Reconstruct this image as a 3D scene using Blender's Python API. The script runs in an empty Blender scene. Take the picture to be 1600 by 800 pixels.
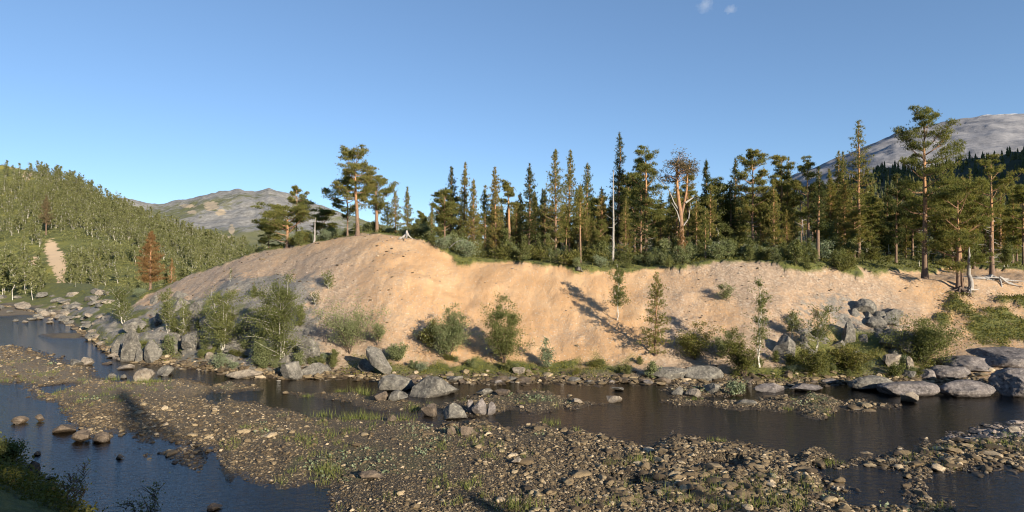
import bpy, bmesh, math, random
import numpy as np
from mathutils import Vector, Matrix
S = bpy.context.scene
COL = S.collection
R = math.radians
# ------------------------------------------------------------------ camera, sky, sun, exposure
H, F = 11.0, 953.0                       # eye height over the water, focal length in photo pixels (1600 wide)
cam = bpy.data.objects.new('camera', bpy.data.cameras.new('camera')); COL.objects.link(cam)
cam.location = (0, 0, H); cam.rotation_euler = (R(90), 0, 0)
cam.data.sensor_width = 36; cam.data.lens = 36*F/1600; cam.data.clip_start = .5; cam.data.clip_end = 40000
S.camera = cam
SUN_EL, SUN_AZ = R(16.5), R(142)            # azimuth of the sun clockwise from +Y
sd = Vector((math.sin(SUN_AZ)*math.cos(SUN_EL), math.cos(SUN_AZ)*math.cos(SUN_EL), math.sin(SUN_EL)))
sl = bpy.data.lights.new('sun', 'SUN'); sl.energy = 5.0; sl.angle = R(.5); sl.color = (1, .87, .68)
so = bpy.data.objects.new('sun', sl); COL.objects.link(so); so.rotation_euler = (-sd).to_track_quat('-Z', 'Y').to_euler()
so.location = (60, -60, 60)
W = bpy.data.worlds.new('World'); S.world = W; W.use_nodes = True
wn = W.node_tree; bg = wn.nodes['Background']
sky = wn.nodes.new('ShaderNodeTexSky'); sky.sky_type = 'NISHITA'; sky.sun_disc = False
sky.sun_elevation = SUN_EL; sky.sun_rotation = SUN_AZ; sky.altitude = 2500; sky.air_density = 1.0; sky.dust_density = .1; sky.ozone_density = 5.0
gm_ = wn.nodes.new('ShaderNodeGamma'); gm_.inputs[1].default_value = .75
wn.links.new(sky.outputs[0], gm_.inputs[0]); wn.links.new(gm_.outputs[0], bg.inputs[0]); bg.inputs[1].default_value = .125
S.view_settings.view_transform = 'Standard'; S.view_settings.look = 'None'; S.view_settings.exposure = 1.0; S.view_settings.gamma = 1
S.cycles.filter_width = 1.1; S.cycles.max_bounces = 6; S.cycles.diffuse_bounces = 2; S.cycles.glossy_bounces = 2; S.cycles.transparent_max_bounces = 8
S.cycles.transmission_bounces = 3; S.cycles.volume_bounces = 1; S.cycles.caustics_reflective = False; S.cycles.caustics_refractive = False

# ------------------------------------------------------------------ noise
_P = np.random.default_rng(7).random(4096)
def _h(ix, iy, iz=0): return _P[((ix*374761393 + iy*668265263 + iz*2147483647 + (ix ^ (iy << 3))*1274126177) >> 3) & 4095]
def vn(x, y, s=0):
    x = np.asarray(x, float)+s*17.13; y = np.asarray(y, float)-s*9.71
    ix = np.floor(x).astype(np.int64); iy = np.floor(y).astype(np.int64); fx = x-ix; fy = y-iy
    fx = fx*fx*(3-2*fx); fy = fy*fy*(3-2*fy)
    return ((_h(ix, iy)*(1-fx)+_h(ix+1, iy)*fx)*(1-fy)+(_h(ix, iy+1)*(1-fx)+_h(ix+1, iy+1)*fx)*fy)*2-1
def fb(x, y, s=0, o=4):
    t = 0; a = 1; n = 0
    for k in range(o): t = t+a*vn(np.asarray(x)*2**k, np.asarray(y)*2**k, s+k*3); n += a; a *= .5
    return t/n
def vn3(p, s=0):
    p = p+s*13.7; i = np.floor(p).astype(np.int64); f = p-i; f = f*f*(3-2*f); o = 0
    for a in (0, 1):
        for b in (0, 1):
            for c in (0, 1):
                w = (f[:, 0] if a else 1-f[:, 0])*(f[:, 1] if b else 1-f[:, 1])*(f[:, 2] if c else 1-f[:, 2])
                o = o+w*_P[((i[:, 0]+a)*7919+(i[:, 1]+b)*104729+(i[:, 2]+c)*1299709+((i[:, 0]+a) ^ ((i[:, 1]+b)*31))*613) & 4095]
    return o*2-1
def sm(a, b, x):
    t = np.clip((x-a)/(b-a), 0, 1); return t*t*(3-2*t)

# ------------------------------------------------------------------ mesh helpers
def mesh(name, v, faces, mats, midx=None, var=None, mask=None, smooth=True, sharp=None):
    """faces: list of int arrays (n x 3 or n x 4); midx: one material index per array"""
    me = bpy.data.meshes.new(name); v = np.asarray(v, np.float32)
    me.vertices.add(len(v)); me.vertices.foreach_set('co', v.ravel())
    faces = [np.asarray(f, np.int32) for f in faces if len(f)] if midx is None else faces
    if midx is None: midx = [0]*len(faces)
    nl = sum(f.size for f in faces); nf = sum(len(f) for f in faces)
    me.loops.add(nl); me.polygons.add(nf)
    me.loops.foreach_set('vertex_index', np.concatenate([np.asarray(f, np.int32).ravel() for f in faces]))
    tot = np.concatenate([np.full(len(f), np.asarray(f).shape[1], np.int32) for f in faces])
    st = np.concatenate([[0], np.cumsum(tot)[:-1]]).astype(np.int32)
    me.polygons.foreach_set('loop_start', st)
    me.polygons.foreach_set('material_index', np.concatenate([np.full(len(f), m, np.int32) for f, m in zip(faces, midx)]))
    me.polygons.foreach_set('use_smooth', np.full(nf, smooth, bool))
    for m in (mats if isinstance(mats, (list, tuple)) else [mats]): me.materials.append(m)
    if var is not None: me.attributes.new('var', 'FLOAT', 'POINT').data.foreach_set('value', np.asarray(var, np.float32))
    if mask is not None: me.attributes.new('mask', 'FLOAT_COLOR', 'POINT').data.foreach_set('color', np.asarray(mask, np.float32).ravel())
    me.update(); me.validate()
    if sharp: me.set_sharp_from_angle(angle=sharp)
    return me
def link(name, data, parent=None, loc=(0, 0, 0), rz=0, sc=1):
    o = bpy.data.objects.new(name, data); COL.objects.link(o); o.location = loc; o.rotation_euler = (0, 0, rz)
    o.scale = (sc, sc, sc) if np.isscalar(sc) else sc
    if parent: o.parent = parent
    return o
def tag(o, label=None, cat=None, group=None, kind=None):
    for k, x in (('label', label), ('category', cat), ('group', group), ('kind', kind)):
        if x: o[k] = x
    return o
def copy_tree(root, loc, rz=0, sc=1, label=None, cat=None, group=None):
    r = root.copy(); COL.objects.link(r); r.location = loc; r.rotation_euler = (0, 0, rz); r.scale = (sc, sc, sc) if np.isscalar(sc) else sc
    for k in ('label', 'category', 'group'):
        if k in r: del r[k]
    for ch in root.children:
        c = ch.copy(); COL.objects.link(c); c.parent = r
    return tag(r, label, cat, group)
class Geo:
    def __init__(s): s.v = []; s.f = []; s.m = []; s.a = []; s.n = 0
    def add(s, v, f, m=0, a=0.0):
        if len(v) == 0: return
        s.v.append(np.asarray(v, float)); s.f.append(np.asarray(f, int)+s.n); s.m.append(m)
        s.a.append(np.broadcast_to(a, (len(v),))); s.n += len(v)
    def tube(s, path, rad, sides=5, m=0, a=0.0):
        p = np.asarray(path, float); n = len(p); rad = np.broadcast_to(rad, (n,))
        t = np.gradient(p, axis=0); t /= np.linalg.norm(t, axis=1)[:, None]+1e-9
        ref = np.where(np.abs(t[:, 2:3]) > .9, [[1., 0, 0]], [[0, 0, 1.]])
        x = np.cross(t, ref); x /= np.linalg.norm(x, axis=1)[:, None]+1e-9; y = np.cross(t, x)
        th = np.linspace(0, 2*np.pi, sides, endpoint=False)
        v = (p[:, None]+(np.cos(th)[None, :, None]*x[:, None]+np.sin(th)[None, :, None]*y[:, None])*rad[:, None, None]).reshape(-1, 3)
        i = np.arange(n-1)[:, None]*sides; j = np.arange(sides)[None]; k = (j+1) % sides
        f = np.stack([i+j, i+k, i+sides+k, i+sides+j], -1).reshape(-1, 4)
        s.add(v, f, m, np.repeat(a, sides) if np.ndim(a) else a)
    def blades(s, c, d, ln, wd, rng, m=1, a=None):
        n = len(c); d = d/(np.linalg.norm(d, axis=1)[:, None]+1e-9)
        r = rng.normal(size=(n, 3)); x = np.cross(d, r); x /= np.linalg.norm(x, axis=1)[:, None]+1e-9
        ln = np.broadcast_to(ln, (n,))[:, None]; wd = np.broadcast_to(wd, (n,))[:, None]
        v = np.stack([c-x*wd/2, c+x*wd/2, c+d*ln], 1).reshape(-1, 3)
        s.add(v, np.arange(3*n).reshape(-1, 3), m, np.repeat(a if a is not None else rng.random(n), 3))
    def leaves(s, c, size, rng, m=1, a=None, up=.5):
        n = len(c); nrm = rng.normal(size=(n, 3)); nrm[:, 2] += up*.15; nrm /= np.linalg.norm(nrm, axis=1)[:, None]
        r = rng.normal(size=(n, 3)); x = np.cross(nrm, r); x /= np.linalg.norm(x, axis=1)[:, None]+1e-9; y = np.cross(nrm, x)
        z = (np.broadcast_to(size, (n,))*rng.uniform(.6, 1.3, n))[:, None]
        v = np.stack([c-x*z*.5, c-y*z*.34, c+x*z*.5, c+y*z*.34], 1).reshape(-1, 3)
        s.add(v, np.arange(4*n).reshape(-1, 4), m, np.repeat(a if a is not None else rng.random(n), 4))
    def mesh(s, name, mats, smooth=True):
        return mesh(name, np.concatenate(s.v), s.f, mats, s.m, var=np.concatenate(s.a), smooth=smooth)

# ------------------------------------------------------------------ materials
def mat(name):
    m = bpy.data.materials.new(name); m.use_nodes = True; nt = m.node_tree; p = nt.nodes['Principled BSDF']
    return m, nt, p
def nd(nt, t, **kw):
    n = nt.nodes.new('ShaderNode'+t)
    for k, v in kw.items():
        if k[0] == '_': setattr(n, k[1:], v)
        else:
            key = int(k[1:]) if k[0] == 'i' and k[1:].isdigit() else k.replace('_', ' ')
            if isinstance(v, bpy.types.NodeSocket): nt.links.new(v, n.inputs[key])
            else: n.inputs[key].default_value = v
    return n
def c4(c): return (*c, 1)
def ramp(nt, fac, stops):
    r = nt.nodes.new('ShaderNodeValToRGB'); nt.links.new(fac, r.inputs[0]); e = r.color_ramp.elements
    for k, (p, c) in enumerate(stops):
        x = e[k] if k < 2 else e.new(p)
        x.position = p; x.color = c4(c)
    return r.outputs[0]
def mix(nt, fac, a, b, mode='MIX'):
    n = nt.nodes.new('ShaderNodeMix'); n.data_type = 'RGBA'; n.blend_type = mode
    for k, v in ((0, fac), (6, a), (7, b)):
        if isinstance(v, bpy.types.NodeSocket): nt.links.new(v, n.inputs[k])
        else: n.inputs[k].default_value = v if k == 0 else c4(v)
    return n.outputs[2]
def noise(nt, vec, scale, detail=4, rough=.6): return nd(nt, 'TexNoise', Vector=vec, Scale=scale, Detail=detail, Roughness=rough).outputs[0]
def math_(nt, op, a, b=0.):
    n = nt.nodes.new('ShaderNodeMath'); n.operation = op
    for k, v in ((0, a), (1, b)):
        if isinstance(v, bpy.types.NodeSocket): nt.links.new(v, n.inputs[k])
        else: n.inputs[k].default_value = v
    return n.outputs[0]
def mrange(nt, x, a, b, c=0., d=1.): return nd(nt, 'MapRange', i0=x, i1=a, i2=b, i3=c, i4=d).outputs[0]
def bump(nt, h, st, dist, p, prev=None):
    b = nd(nt, 'Bump', Height=h, Strength=st, Distance=dist)
    if prev: nt.links.new(prev, b.inputs['Normal'])
    if p: nt.links.new(b.outputs[0], p.inputs['Normal'])
    return b.outputs[0]
def wet(nt, p, col, amount=.45, top=.22):
    """darker, glossier stone just above the water line, from splashing"""
    g = nd(nt, 'NewGeometry'); z = nd(nt, 'SeparateXYZ', i0=g.outputs['Position']).outputs[2]
    w = mrange(nt, z, .04, top, 1, 0)
    c = mix(nt, math_(nt, 'MULTIPLY', w, amount), col, (.03, .022, .014))
    nt.links.new(c, p.inputs['Base Color']); nt.links.new(mrange(nt, w, 0, 1, .85, .35), p.inputs['Roughness'])

def rock_mat(name, lo, hi, lich=(.36, .35, .29), la=.5):
    m, nt, p = mat(name); tc = nd(nt, 'NewGeometry').outputs['Position']; oi = nd(nt, 'ObjectInfo').outputs['Random']
    v = nd(nt, 'VectorMath', i0=tc, i1=(0, 0, 0)); nt.links.new(nd(nt, 'CombineXYZ', i0=math_(nt, 'MULTIPLY', oi, 50)).outputs[0], v.inputs[1]); tc = v.outputs[0]
    a = noise(nt, tc, 1.1, 6, .65); b = noise(nt, tc, 5, 6, .7); c = noise(nt, tc, 22, 3, .7)
    col = ramp(nt, math_(nt, 'ADD', math_(nt, 'MULTIPLY', a, .6), math_(nt, 'MULTIPLY', b, .4)), [(.32, lo), (.66, hi)])
    col = mix(nt, mrange(nt, b, .52, .66, 0, la), col, lich)
    col = mix(nt, mrange(nt, noise(nt, tc, 2.3, 5, .7), .56, .68, 0, .75), col, tuple(x*.35 for x in lo))
    col = mix(nt, mrange(nt, c, .35, .65, 0, 1), mix(nt, .25, col, (.02, .02, .02)), col)
    st = nd(nt, 'Mapping', i0=tc, i2=(.5, .2, .4), i3=(.6, .6, 7)).outputs[0]
    w = noise(nt, st, 1.4, 5, .7)
    col = mix(nt, 1., col, ramp(nt, noise(nt, tc, 2.6, 7, .72), [(.3, (.35, .34, .33)), (.5, (.95, .95, .95)), (.7, (1.3, 1.28, 1.22))]), 'MULTIPLY')
    wet(nt, p, col, .6, .3)
    n = bump(nt, w, .5, .12, None); n = bump(nt, b, .7, .10, None, n); bump(nt, c, .5, .03, p, n)
    return m
M = {}
M['rock'] = rock_mat('grey_rock', (.075, .07, .062), (.225, .208, .18))
M['rock_pale'] = rock_mat('pale_rock', (.15, .125, .10), (.36, .30, .235))
M['rock_purple'] = rock_mat('purple_grey_rock', (.085, .074, .074), (.25, .22, .21), (.36, .33, .31), .6)
M['rock_brown'] = rock_mat('brown_rock', (.07, .052, .038), (.20, .152, .11), (.26, .21, .155), .4)

def stone_mat(name, stops):
    m, nt, p = mat(name); v = nd(nt, 'Attribute', _attribute_name='var').outputs['Fac']; g = nd(nt, 'NewGeometry').outputs['Position']
    oi = nd(nt, 'ObjectInfo').outputs['Random']
    v = math_(nt, 'FRACT', math_(nt, 'ADD', v, oi))
    col = ramp(nt, v, stops); b = noise(nt, g, 14, 4, .7)
    col = mix(nt, mrange(nt, b, .35, .7, .0, .6), col, (.03, .026, .02), 'MIX')
    wet(nt, p, col, .65, .12); bump(nt, b, .6, .03, p); return m
M['stone'] = stone_mat('river_stone', [(0, (.052, .034, .018)), (.4, (.125, .088, .046)), (.72, (.215, .157, .086)), (.9, (.35, .27, .16)), (1, (.58, .46, .31))])
M['stone_pale'] = stone_mat('pale_river_stone', [(0, (.12, .10, .085)), (.4, (.24, .20, .17)), (.75, (.36, .28, .235)), (1, (.48, .40, .34))])

# riverbed / gravel bars : mask r = greenery, g = paleness, b = finer silt
m, nt, p = mat('gravel'); M['gravel'] = m
at = nd(nt, 'Attribute', _attribute_name='mask').outputs['Color']; sp = nd(nt, 'SeparateColor', i0=at).outputs
g = nd(nt, 'NewGeometry').outputs['Position']
vo = nd(nt, 'TexVoronoi', Vector=g, Scale=7.5); vo2 = nd(nt, 'TexVoronoi', Vector=g, Scale=17.)
rr = nd(nt, 'SeparateColor', i0=vo.outputs['Color']).outputs[0]
col = ramp(nt, rr, [(0, (.046, .032, .018)), (.5, (.10, .073, .038)), (.85, (.175, .13, .07)), (1, (.37, .29, .18))])
col = mix(nt, mrange(nt, vo.outputs['Distance'], .3, .62, 0, .8), col, (.035, .028, .02))
r2 = ramp(nt, nd(nt, 'SeparateColor', i0=vo2.outputs['Color']).outputs[1], [(0, (.052, .037, .021)), (1, (.19, .145, .082))])
col = mix(nt, sp[2], col, r2)
col = mix(nt, math_(nt, 'MULTIPLY', sp[1], .55), col, (.34, .27, .19))
col = mix(nt, math_(nt, 'MULTIPLY', sp[0], mrange(nt, noise(nt, g, 2.2, 5, .7), .35, .6)), col, (.085, .095, .03))
wet(nt, p, col, .6, .10)
hb = math_(nt, 'SUBTRACT', 1., vo.outputs['Distance']); n = bump(nt, hb, .9, .10, None); bump(nt, math_(nt, 'SUBTRACT', 1., vo2.outputs['Distance']), .8, .05, p, n)

# hill sand : mask r = stoniness, g = plants/heath, b = bare rock
m, nt, p = mat('sandy_slope'); M['sand'] = m
at = nd(nt, 'Attribute', _attribute_name='mask').outputs['Color']; sp = nd(nt, 'SeparateColor', i0=at).outputs
g = nd(nt, 'NewGeometry').outputs['Position']
n1 = noise(nt, g, .28, 6, .6); n2 = noise(nt, g, 1.7, 6, .7); n3 = noise(nt, g, 9, 4, .7)
sand = ramp(nt, n1, [(.3, (.40, .235, .11)), (.5, (.46, .28, .14)), (.7, (.50, .335, .19))])
sand = mix(nt, mrange(nt, n2, .45, .7, 0, .55), sand, (.36, .245, .145))
sand = mix(nt, mrange(nt, n3, .5, .75, 0, .5), sand, (.30, .21, .13))
vo = nd(nt, 'TexVoronoi', Vector=g, Scale=5.5); vr = nd(nt, 'SeparateColor', i0=vo.outputs['Color']).outputs
grit = ramp(nt, vr[0], [(0, (.16, .13, .095)), (.6, (.29, .23, .165)), (1, (.50, .44, .36))])
peb = math_(nt, 'MULTIPLY', math_(nt, 'LESS_THAN', vo.outputs['Distance'], .33), math_(nt, 'GREATER_THAN', math_(nt, 'ADD', vr[1], math_(nt, 'MULTIPLY', sp[0], .8)), .97))
sand = mix(nt, peb, sand, mix(nt, .5, grit, (.55, .5, .42)))
stk = noise(nt, nd(nt, 'Mapping', i0=g, i2=(0, 0, .25), i3=(1.5, .14, .2)).outputs[0], 1., 6, .65)
sand = mix(nt, mrange(nt, stk, .5, .68, 0, .38), sand, (.33, .235, .155)); sand = mix(nt, mrange(nt, stk, .42, .3, 0, .35), sand, (.58, .42, .27))
stony = mix(nt, mrange(nt, n2, .3, .7, .15, .8), (.42, .295, .20), grit)
col = mix(nt, mrange(nt, math_(nt, 'ADD', sp[0], math_(nt, 'MULTIPLY', math_(nt, 'SUBTRACT', n2, .5), .9)), .3, .85), sand, mix(nt, .22, stony, (.17, .115, .07)))
rk = ramp(nt, noise(nt, g, 3, 6, .75), [(.3, (.085, .078, .068)), (.55, (.20, .185, .16)), (.72, (.34, .31, .265))])
col = mix(nt, mrange(nt, math_(nt, 'ADD', sp[2], math_(nt, 'MULTIPLY', math_(nt, 'SUBTRACT', n2, .5), .8)), .4, .6), col, rk)
veg = ramp(nt, n2, [(.3, (.045, .05, .016)), (.5, (.095, .105, .022)), (.72, (.17, .15, .035))])
col = mix(nt, mrange(nt, math_(nt, 'ADD', sp[1], math_(nt, 'MULTIPLY', math_(nt, 'SUBTRACT', n3, .5), .7)), .35, .6), col, veg)
shz = nd(nt, 'SeparateXYZ', i0=g).outputs[2]
col = mix(nt, math_(nt, 'MULTIPLY', mrange(nt, math_(nt, 'ADD', shz, math_(nt, 'MULTIPLY', n2, .5)), .55, .85, 1, 0), .85), col, ramp(nt, n3, [(.3, (.06, .048, .034)), (.7, (.16, .125, .085))]))
wet(nt, p, col, .6, .2)
n = bump(nt, n2, .6, .25, None); n = bump(nt, vo.outputs['Distance'], .35, .06, None, n); bump(nt, n3, .5, .08, p, n)

def hill_mat(name, stops, patch=None, pa=(.55, .62), sc=.03, rockc=None):
    m, nt, p = mat(name); g = nd(nt, 'NewGeometry').outputs['Position']
    at = nd(nt, 'Attribute', _attribute_name='mask').outputs['Color']; sp = nd(nt, 'SeparateColor', i0=at).outputs
    a = noise(nt, g, sc, 7, .65); b = noise(nt, g, sc*6, 6, .7)
    col = ramp(nt, math_(nt, 'ADD', math_(nt, 'MULTIPLY', a, .55), math_(nt, 'MULTIPLY', b, .45)), stops)
    if rockc: col = mix(nt, mrange(nt, math_(nt, 'ADD', sp[2], math_(nt, 'MULTIPLY', math_(nt, 'SUBTRACT', b, .5), 1.2)), .4, .6), col, ramp(nt, noise(nt, g, sc*14, 5, .7), [(.3, tuple(x*.45 for x in rockc)), (.65, rockc)]))
    if patch: col = mix(nt, mrange(nt, math_(nt, 'ADD', sp[0], math_(nt, 'MULTIPLY', math_(nt, 'SUBTRACT', b, .5), 2.0)), .4, .6), col, patch)
    nt.links.new(col, p.inputs['Base Color']); p.inputs['Roughness'].default_value = .95
    n = bump(nt, a, .5, .08/sc, None); bump(nt, b, .6, .02/sc, p, n); return m
M['hillside'] = hill_mat('hillside_heath', [(.36, (.035, .045, .014)), (.5, (.10, .108, .024)), (.64, (.22, .20, .035))], (.46, .34, .22), sc=.06, rockc=(.26, .24, .21))
M['far_mountain'] = hill_mat('green_grey_mountain', [(.3, (.06, .07, .03)), (.5, (.11, .115, .05)), (.7, (.16, .15, .08))], (.34, .275, .19), sc=.008, rockc=(.25, .245, .235))
M['bare_mountain'] = hill_mat('bare_grey_mountain', [(.36, (.11, .112, .125)), (.5, (.20, .20, .215)), (.62, (.275, .27, .28))], (.55, .54, .52), sc=.005)
M['ridge'] = hill_mat('forest_floor', [(.3, (.02, .025, .012)), (.7, (.05, .055, .025))], sc=.03)

def leaf_mat(name, stops, tr=.35, hue=.25):
    m, nt, p = mat(name); v = nd(nt, 'Attribute', _attribute_name='var').outputs['Fac']; oi = nd(nt, 'ObjectInfo').outputs['Random']
    v = math_(nt, 'ADD', math_(nt, 'MULTIPLY', v, 1-hue), math_(nt, 'MULTIPLY', oi, hue))
    col = ramp(nt, v, stops); nt.links.new(col, p.inputs['Base Color']); p.inputs['Roughness'].default_value = .6
    p.inputs['Specular IOR Level'].default_value = .25
    t = nd(nt, 'BsdfTranslucent'); nt.links.new(mix(nt, 1., col, (1.2, 1.25, .6), 'MULTIPLY'), t.inputs[0])
    ms = nd(nt, 'MixShader', i0=tr); nt.links.new(p.outputs[0], ms.inputs[1]); nt.links.new(t.outputs[0], ms.inputs[2])
    nt.links.new(ms.outputs[0], nt.nodes['Material Output'].inputs[0]); return m
M['needle'] = leaf_mat('pine_needles', [(0, (.085, .105, .033)), (.4, (.185, .19, .056)), (.68, (.25, .22, .072)), (.88, (.34, .235, .09)), (1, (.41, .25, .105))], .48)
M['needle_dark'] = leaf_mat('dark_spruce_needles', [(0, (.035, .05, .018)), (.6, (.08, .095, .03)), (1, (.16, .135, .045))], .35)
M['needle_dead'] = leaf_mat('dead_brown_needles', [(0, (.15, .085, .035)), (.6, (.26, .15, .06)), (1, (.34, .22, .10))], .3)
M['needle_pink'] = leaf_mat('thin_old_needles', [(0, (.07, .06, .03)), (.5, (.12, .105, .05)), (1, (.24, .16, .11))], .25)
M['birch_leaf'] = leaf_mat('birch_leaves', [(0, (.075, .085, .03)), (.5, (.145, .16, .055)), (.9, (.22, .225, .09)), (1, (.28, .24, .10))], .42)
M['hill_leaf'] = leaf_mat('mountain_birch_leaves', [(0, (.085, .095, .036)), (.5, (.17, .18, .072)), (1, (.29, .28, .13))], .45)
M['willow_leaf'] = leaf_mat('willow_leaves', [(0, (.10, .12, .05)), (.5, (.19, .215, .10)), (1, (.29, .30, .165))], .42)
M['silver_leaf'] = leaf_mat('silvery_willow_leaves', [(0, (.13, .16, .09)), (.6, (.22, .26, .16)), (1, (.33, .36, .24))], .3)
M['heath_leaf'] = leaf_mat('heath_leaves', [(0, (.055, .06, .018)), (.5, (.125, .13, .032)), (.85, (.20, .175, .045)), (1, (.22, .125, .045))], .35)
M['moss'] = leaf_mat('moss_tufts', [(0, (.05, .06, .014)), (.45, (.12, .125, .022)), (.8, (.19, .175, .035)), (1, (.22, .13, .05))], .25)
M['grass'] = leaf_mat('grass_blades', [(0, (.09, .12, .03)), (.6, (.17, .2, .05)), (1, (.3, .27, .12))], .35)
def bark_mat(name, stops, sc=(6, 6, 1.5), bs=.6):
    m, nt, p = mat(name); v = nd(nt, 'Attribute', _attribute_name='var').outputs['Fac']; g = nd(nt, 'TexCoord').outputs['Object']
    b = noise(nt, nd(nt, 'Mapping', i0=g, i3=sc).outputs[0], 2.2, 5, .75)
    col = ramp(nt, math_(nt, 'ADD', v, math_(nt, 'MULTIPLY', math_(nt, 'SUBTRACT', b, .5), .6)), stops)
    col = mix(nt, mrange(nt, b, .3, .55, .65, 0), col, tuple(x*.4 for x in stops[0][1]))
    nt.links.new(col, p.inputs['Base Color']); p.inputs['Roughness'].default_value = .9; bump(nt, b, bs, .06, p); return m
M['pine_bark'] = bark_mat('pine_bark', [(0, (.12, .085, .065)), (.4, (.22, .14, .095)), (.75, (.40, .21, .10)), (1, (.46, .27, .14))])
M['grey_wood'] = bark_mat('weathered_grey_wood', [(0, (.20, .18, .165)), (1, (.42, .395, .365))])
M['birch_bark'] = bark_mat('birch_bark', [(0, (.25, .21, .17)), (.25, (.50, .47, .41)), (1, (.70, .66, .59))], (3, 3, 9), .3)
M['twig'] = bark_mat('brown_twigs', [(0, (.07, .05, .04)), (1, (.17, .12, .09))])

# water
m = bpy.data.materials.new('river_water'); m.use_nodes = True; nt = m.node_tree; nt.nodes.remove(nt.nodes['Principled BSDF']); M['water'] = m
g = nd(nt, 'NewGeometry').outputs['Position']
a = noise(nt, nd(nt, 'Mapping', i0=g, i2=(0, 0, .5), i3=(1, 2.1, 1)).outputs[0], 1.5, 4, .6); b = noise(nt, nd(nt, 'Mapping', i0=g, i2=(0, 0, .2), i3=(1, 1.9, 1)).outputs[0], 5.5, 3, .6)
c = noise(nt, g, .22, 3, .5)
n = bump(nt, a, .7, .075, None); n = bump(nt, b, .8, .03, None, n); 
fr = nd(nt, 'Fresnel', IOR=1.85, Normal=n); gl = nd(nt, 'BsdfGlossy', Roughness=.04, Normal=n); tr = nd(nt, 'BsdfTransparent', Color=(.17, .12, .085, 1))
ms = nd(nt, 'MixShader', i0=fr.outputs[0]); nt.links.new(tr.outputs[0], ms.inputs[1]); nt.links.new(gl.outputs[0], ms.inputs[2])
nt.links.new(ms.outputs[0], nt.nodes['Material Output'].inputs[0])

# ------------------------------------------------------------------ terrain functions
def U(px): return (np.asarray(px, float)-800)/F
def W0(px, py, z=0.):
    Y = (H-z)*F/(np.asarray(py, float)-400); return np.stack([U(px)*Y, Y], -1)
KP = np.array([-300, 0, 100, 160, 220, 300, 400, 480, 560, 600, 650, 720, 800, 900, 1000, 1100, 1200, 1300, 1400, 1460, 1540, 1600, 1900], float)
ys = np.array([470, 478, 500, 553, 568, 576, 590, 593, 590, 597, 598, 598, 597, 598, 600, 598, 604, 600, 600, 598, 606, 610, 640], float)
Y0k = H*F/(ys-400)
z1k = np.array([1, 1, 1.1, 1.5, 1.7, 1.6, 1.4, 1.3, 1.0, .9, 1., 1.2, 1.1, 1., .9, 1.0, 1.2, 1.5, 1.5, 1.4, 1.5, 1.5, 1.5])
Y1k = Y0k+np.array([18, 16, 16, 7, 5, 4, 4, 4, 4, 4, 4.5, 4.5, 4.5, 4.5, 4, 4, 4, 5, 4.5, 4, 4, 4, 4])
Yck = np.array([195, 175, 150, 115, 96, 92, 88, 84, 80, 79, 78, 76, 73, 72, 71, 70, 69, 69, 69, 68, 68, 69, 75], float)
zck = np.array([4, 3.5, 3.5, 3.3, 4.8, 8.4, 11.1, 12.8, 13.5, 13.75, 13.1, 10.7, 9.9, 9.5, 9.3, 9.8, 9.9, 9.8, 8.95, 8.3, 8.1, 8.2, 8.8])
fm = np.array([.4, .4, .4, .45, .5, .55, .58, .6, .6, .6, .58, .52, .48, .48, .48, .5, .5, .5, .5, .5, .5, .5, .5])
Y2k = (Y1k+Yck)/2; z2k = z1k+(zck-z1k)*fm
Y4k = Yck+np.array([40, 40, 40, 40, 35, 35, 40, 45, 45, 45, 45, 45, 45, 45, 45, 45, 45, 45, 45, 45, 45, 45, 45])
z4k = np.array([3, 3, 3, 2.6, 2.4, 3.5, 7.5, 11.5, 13.4, 13.4, 13.3, 12.4, 12.2, 12.2, 12.2, 12.5, 12.8, 13.2, 12.6, 12.0, 12, 12, 12])
Y5k = np.full(len(KP), 340.); z5k = np.array([2, 2, 2, 2, 2, 3, 5, 9, 12, 13, 14, 16, 18, 20, 20, 20, 21, 22, 22, 22, 22, 22, 22.])
_kf = np.arange(-300, 1901, 4.); _w = np.hanning(19); _w /= _w.sum()
def _sm(a): b = np.interp(_kf, KP, a); return np.convolve(np.pad(b, 9, 'edge'), _w, 'valid')
Y0k, Y1k, z1k, Yck, zck, Y2k, z2k, Y4k, z4k, Y5k, z5k = map(_sm, (Y0k, Y1k, z1k, Yck, zck, Y2k, z2k, Y4k, z4k, Y5k, z5k))
KU = U(_kf)
def shoreY(u): return np.interp(u, KU, Y0k)+fb(u*60, u*0+3, 5)*np.interp(u, [-.8, -.5, -.3], [2.5, 1.2, .6])
def crestY(u): return np.interp(u, KU, Yck)
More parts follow.
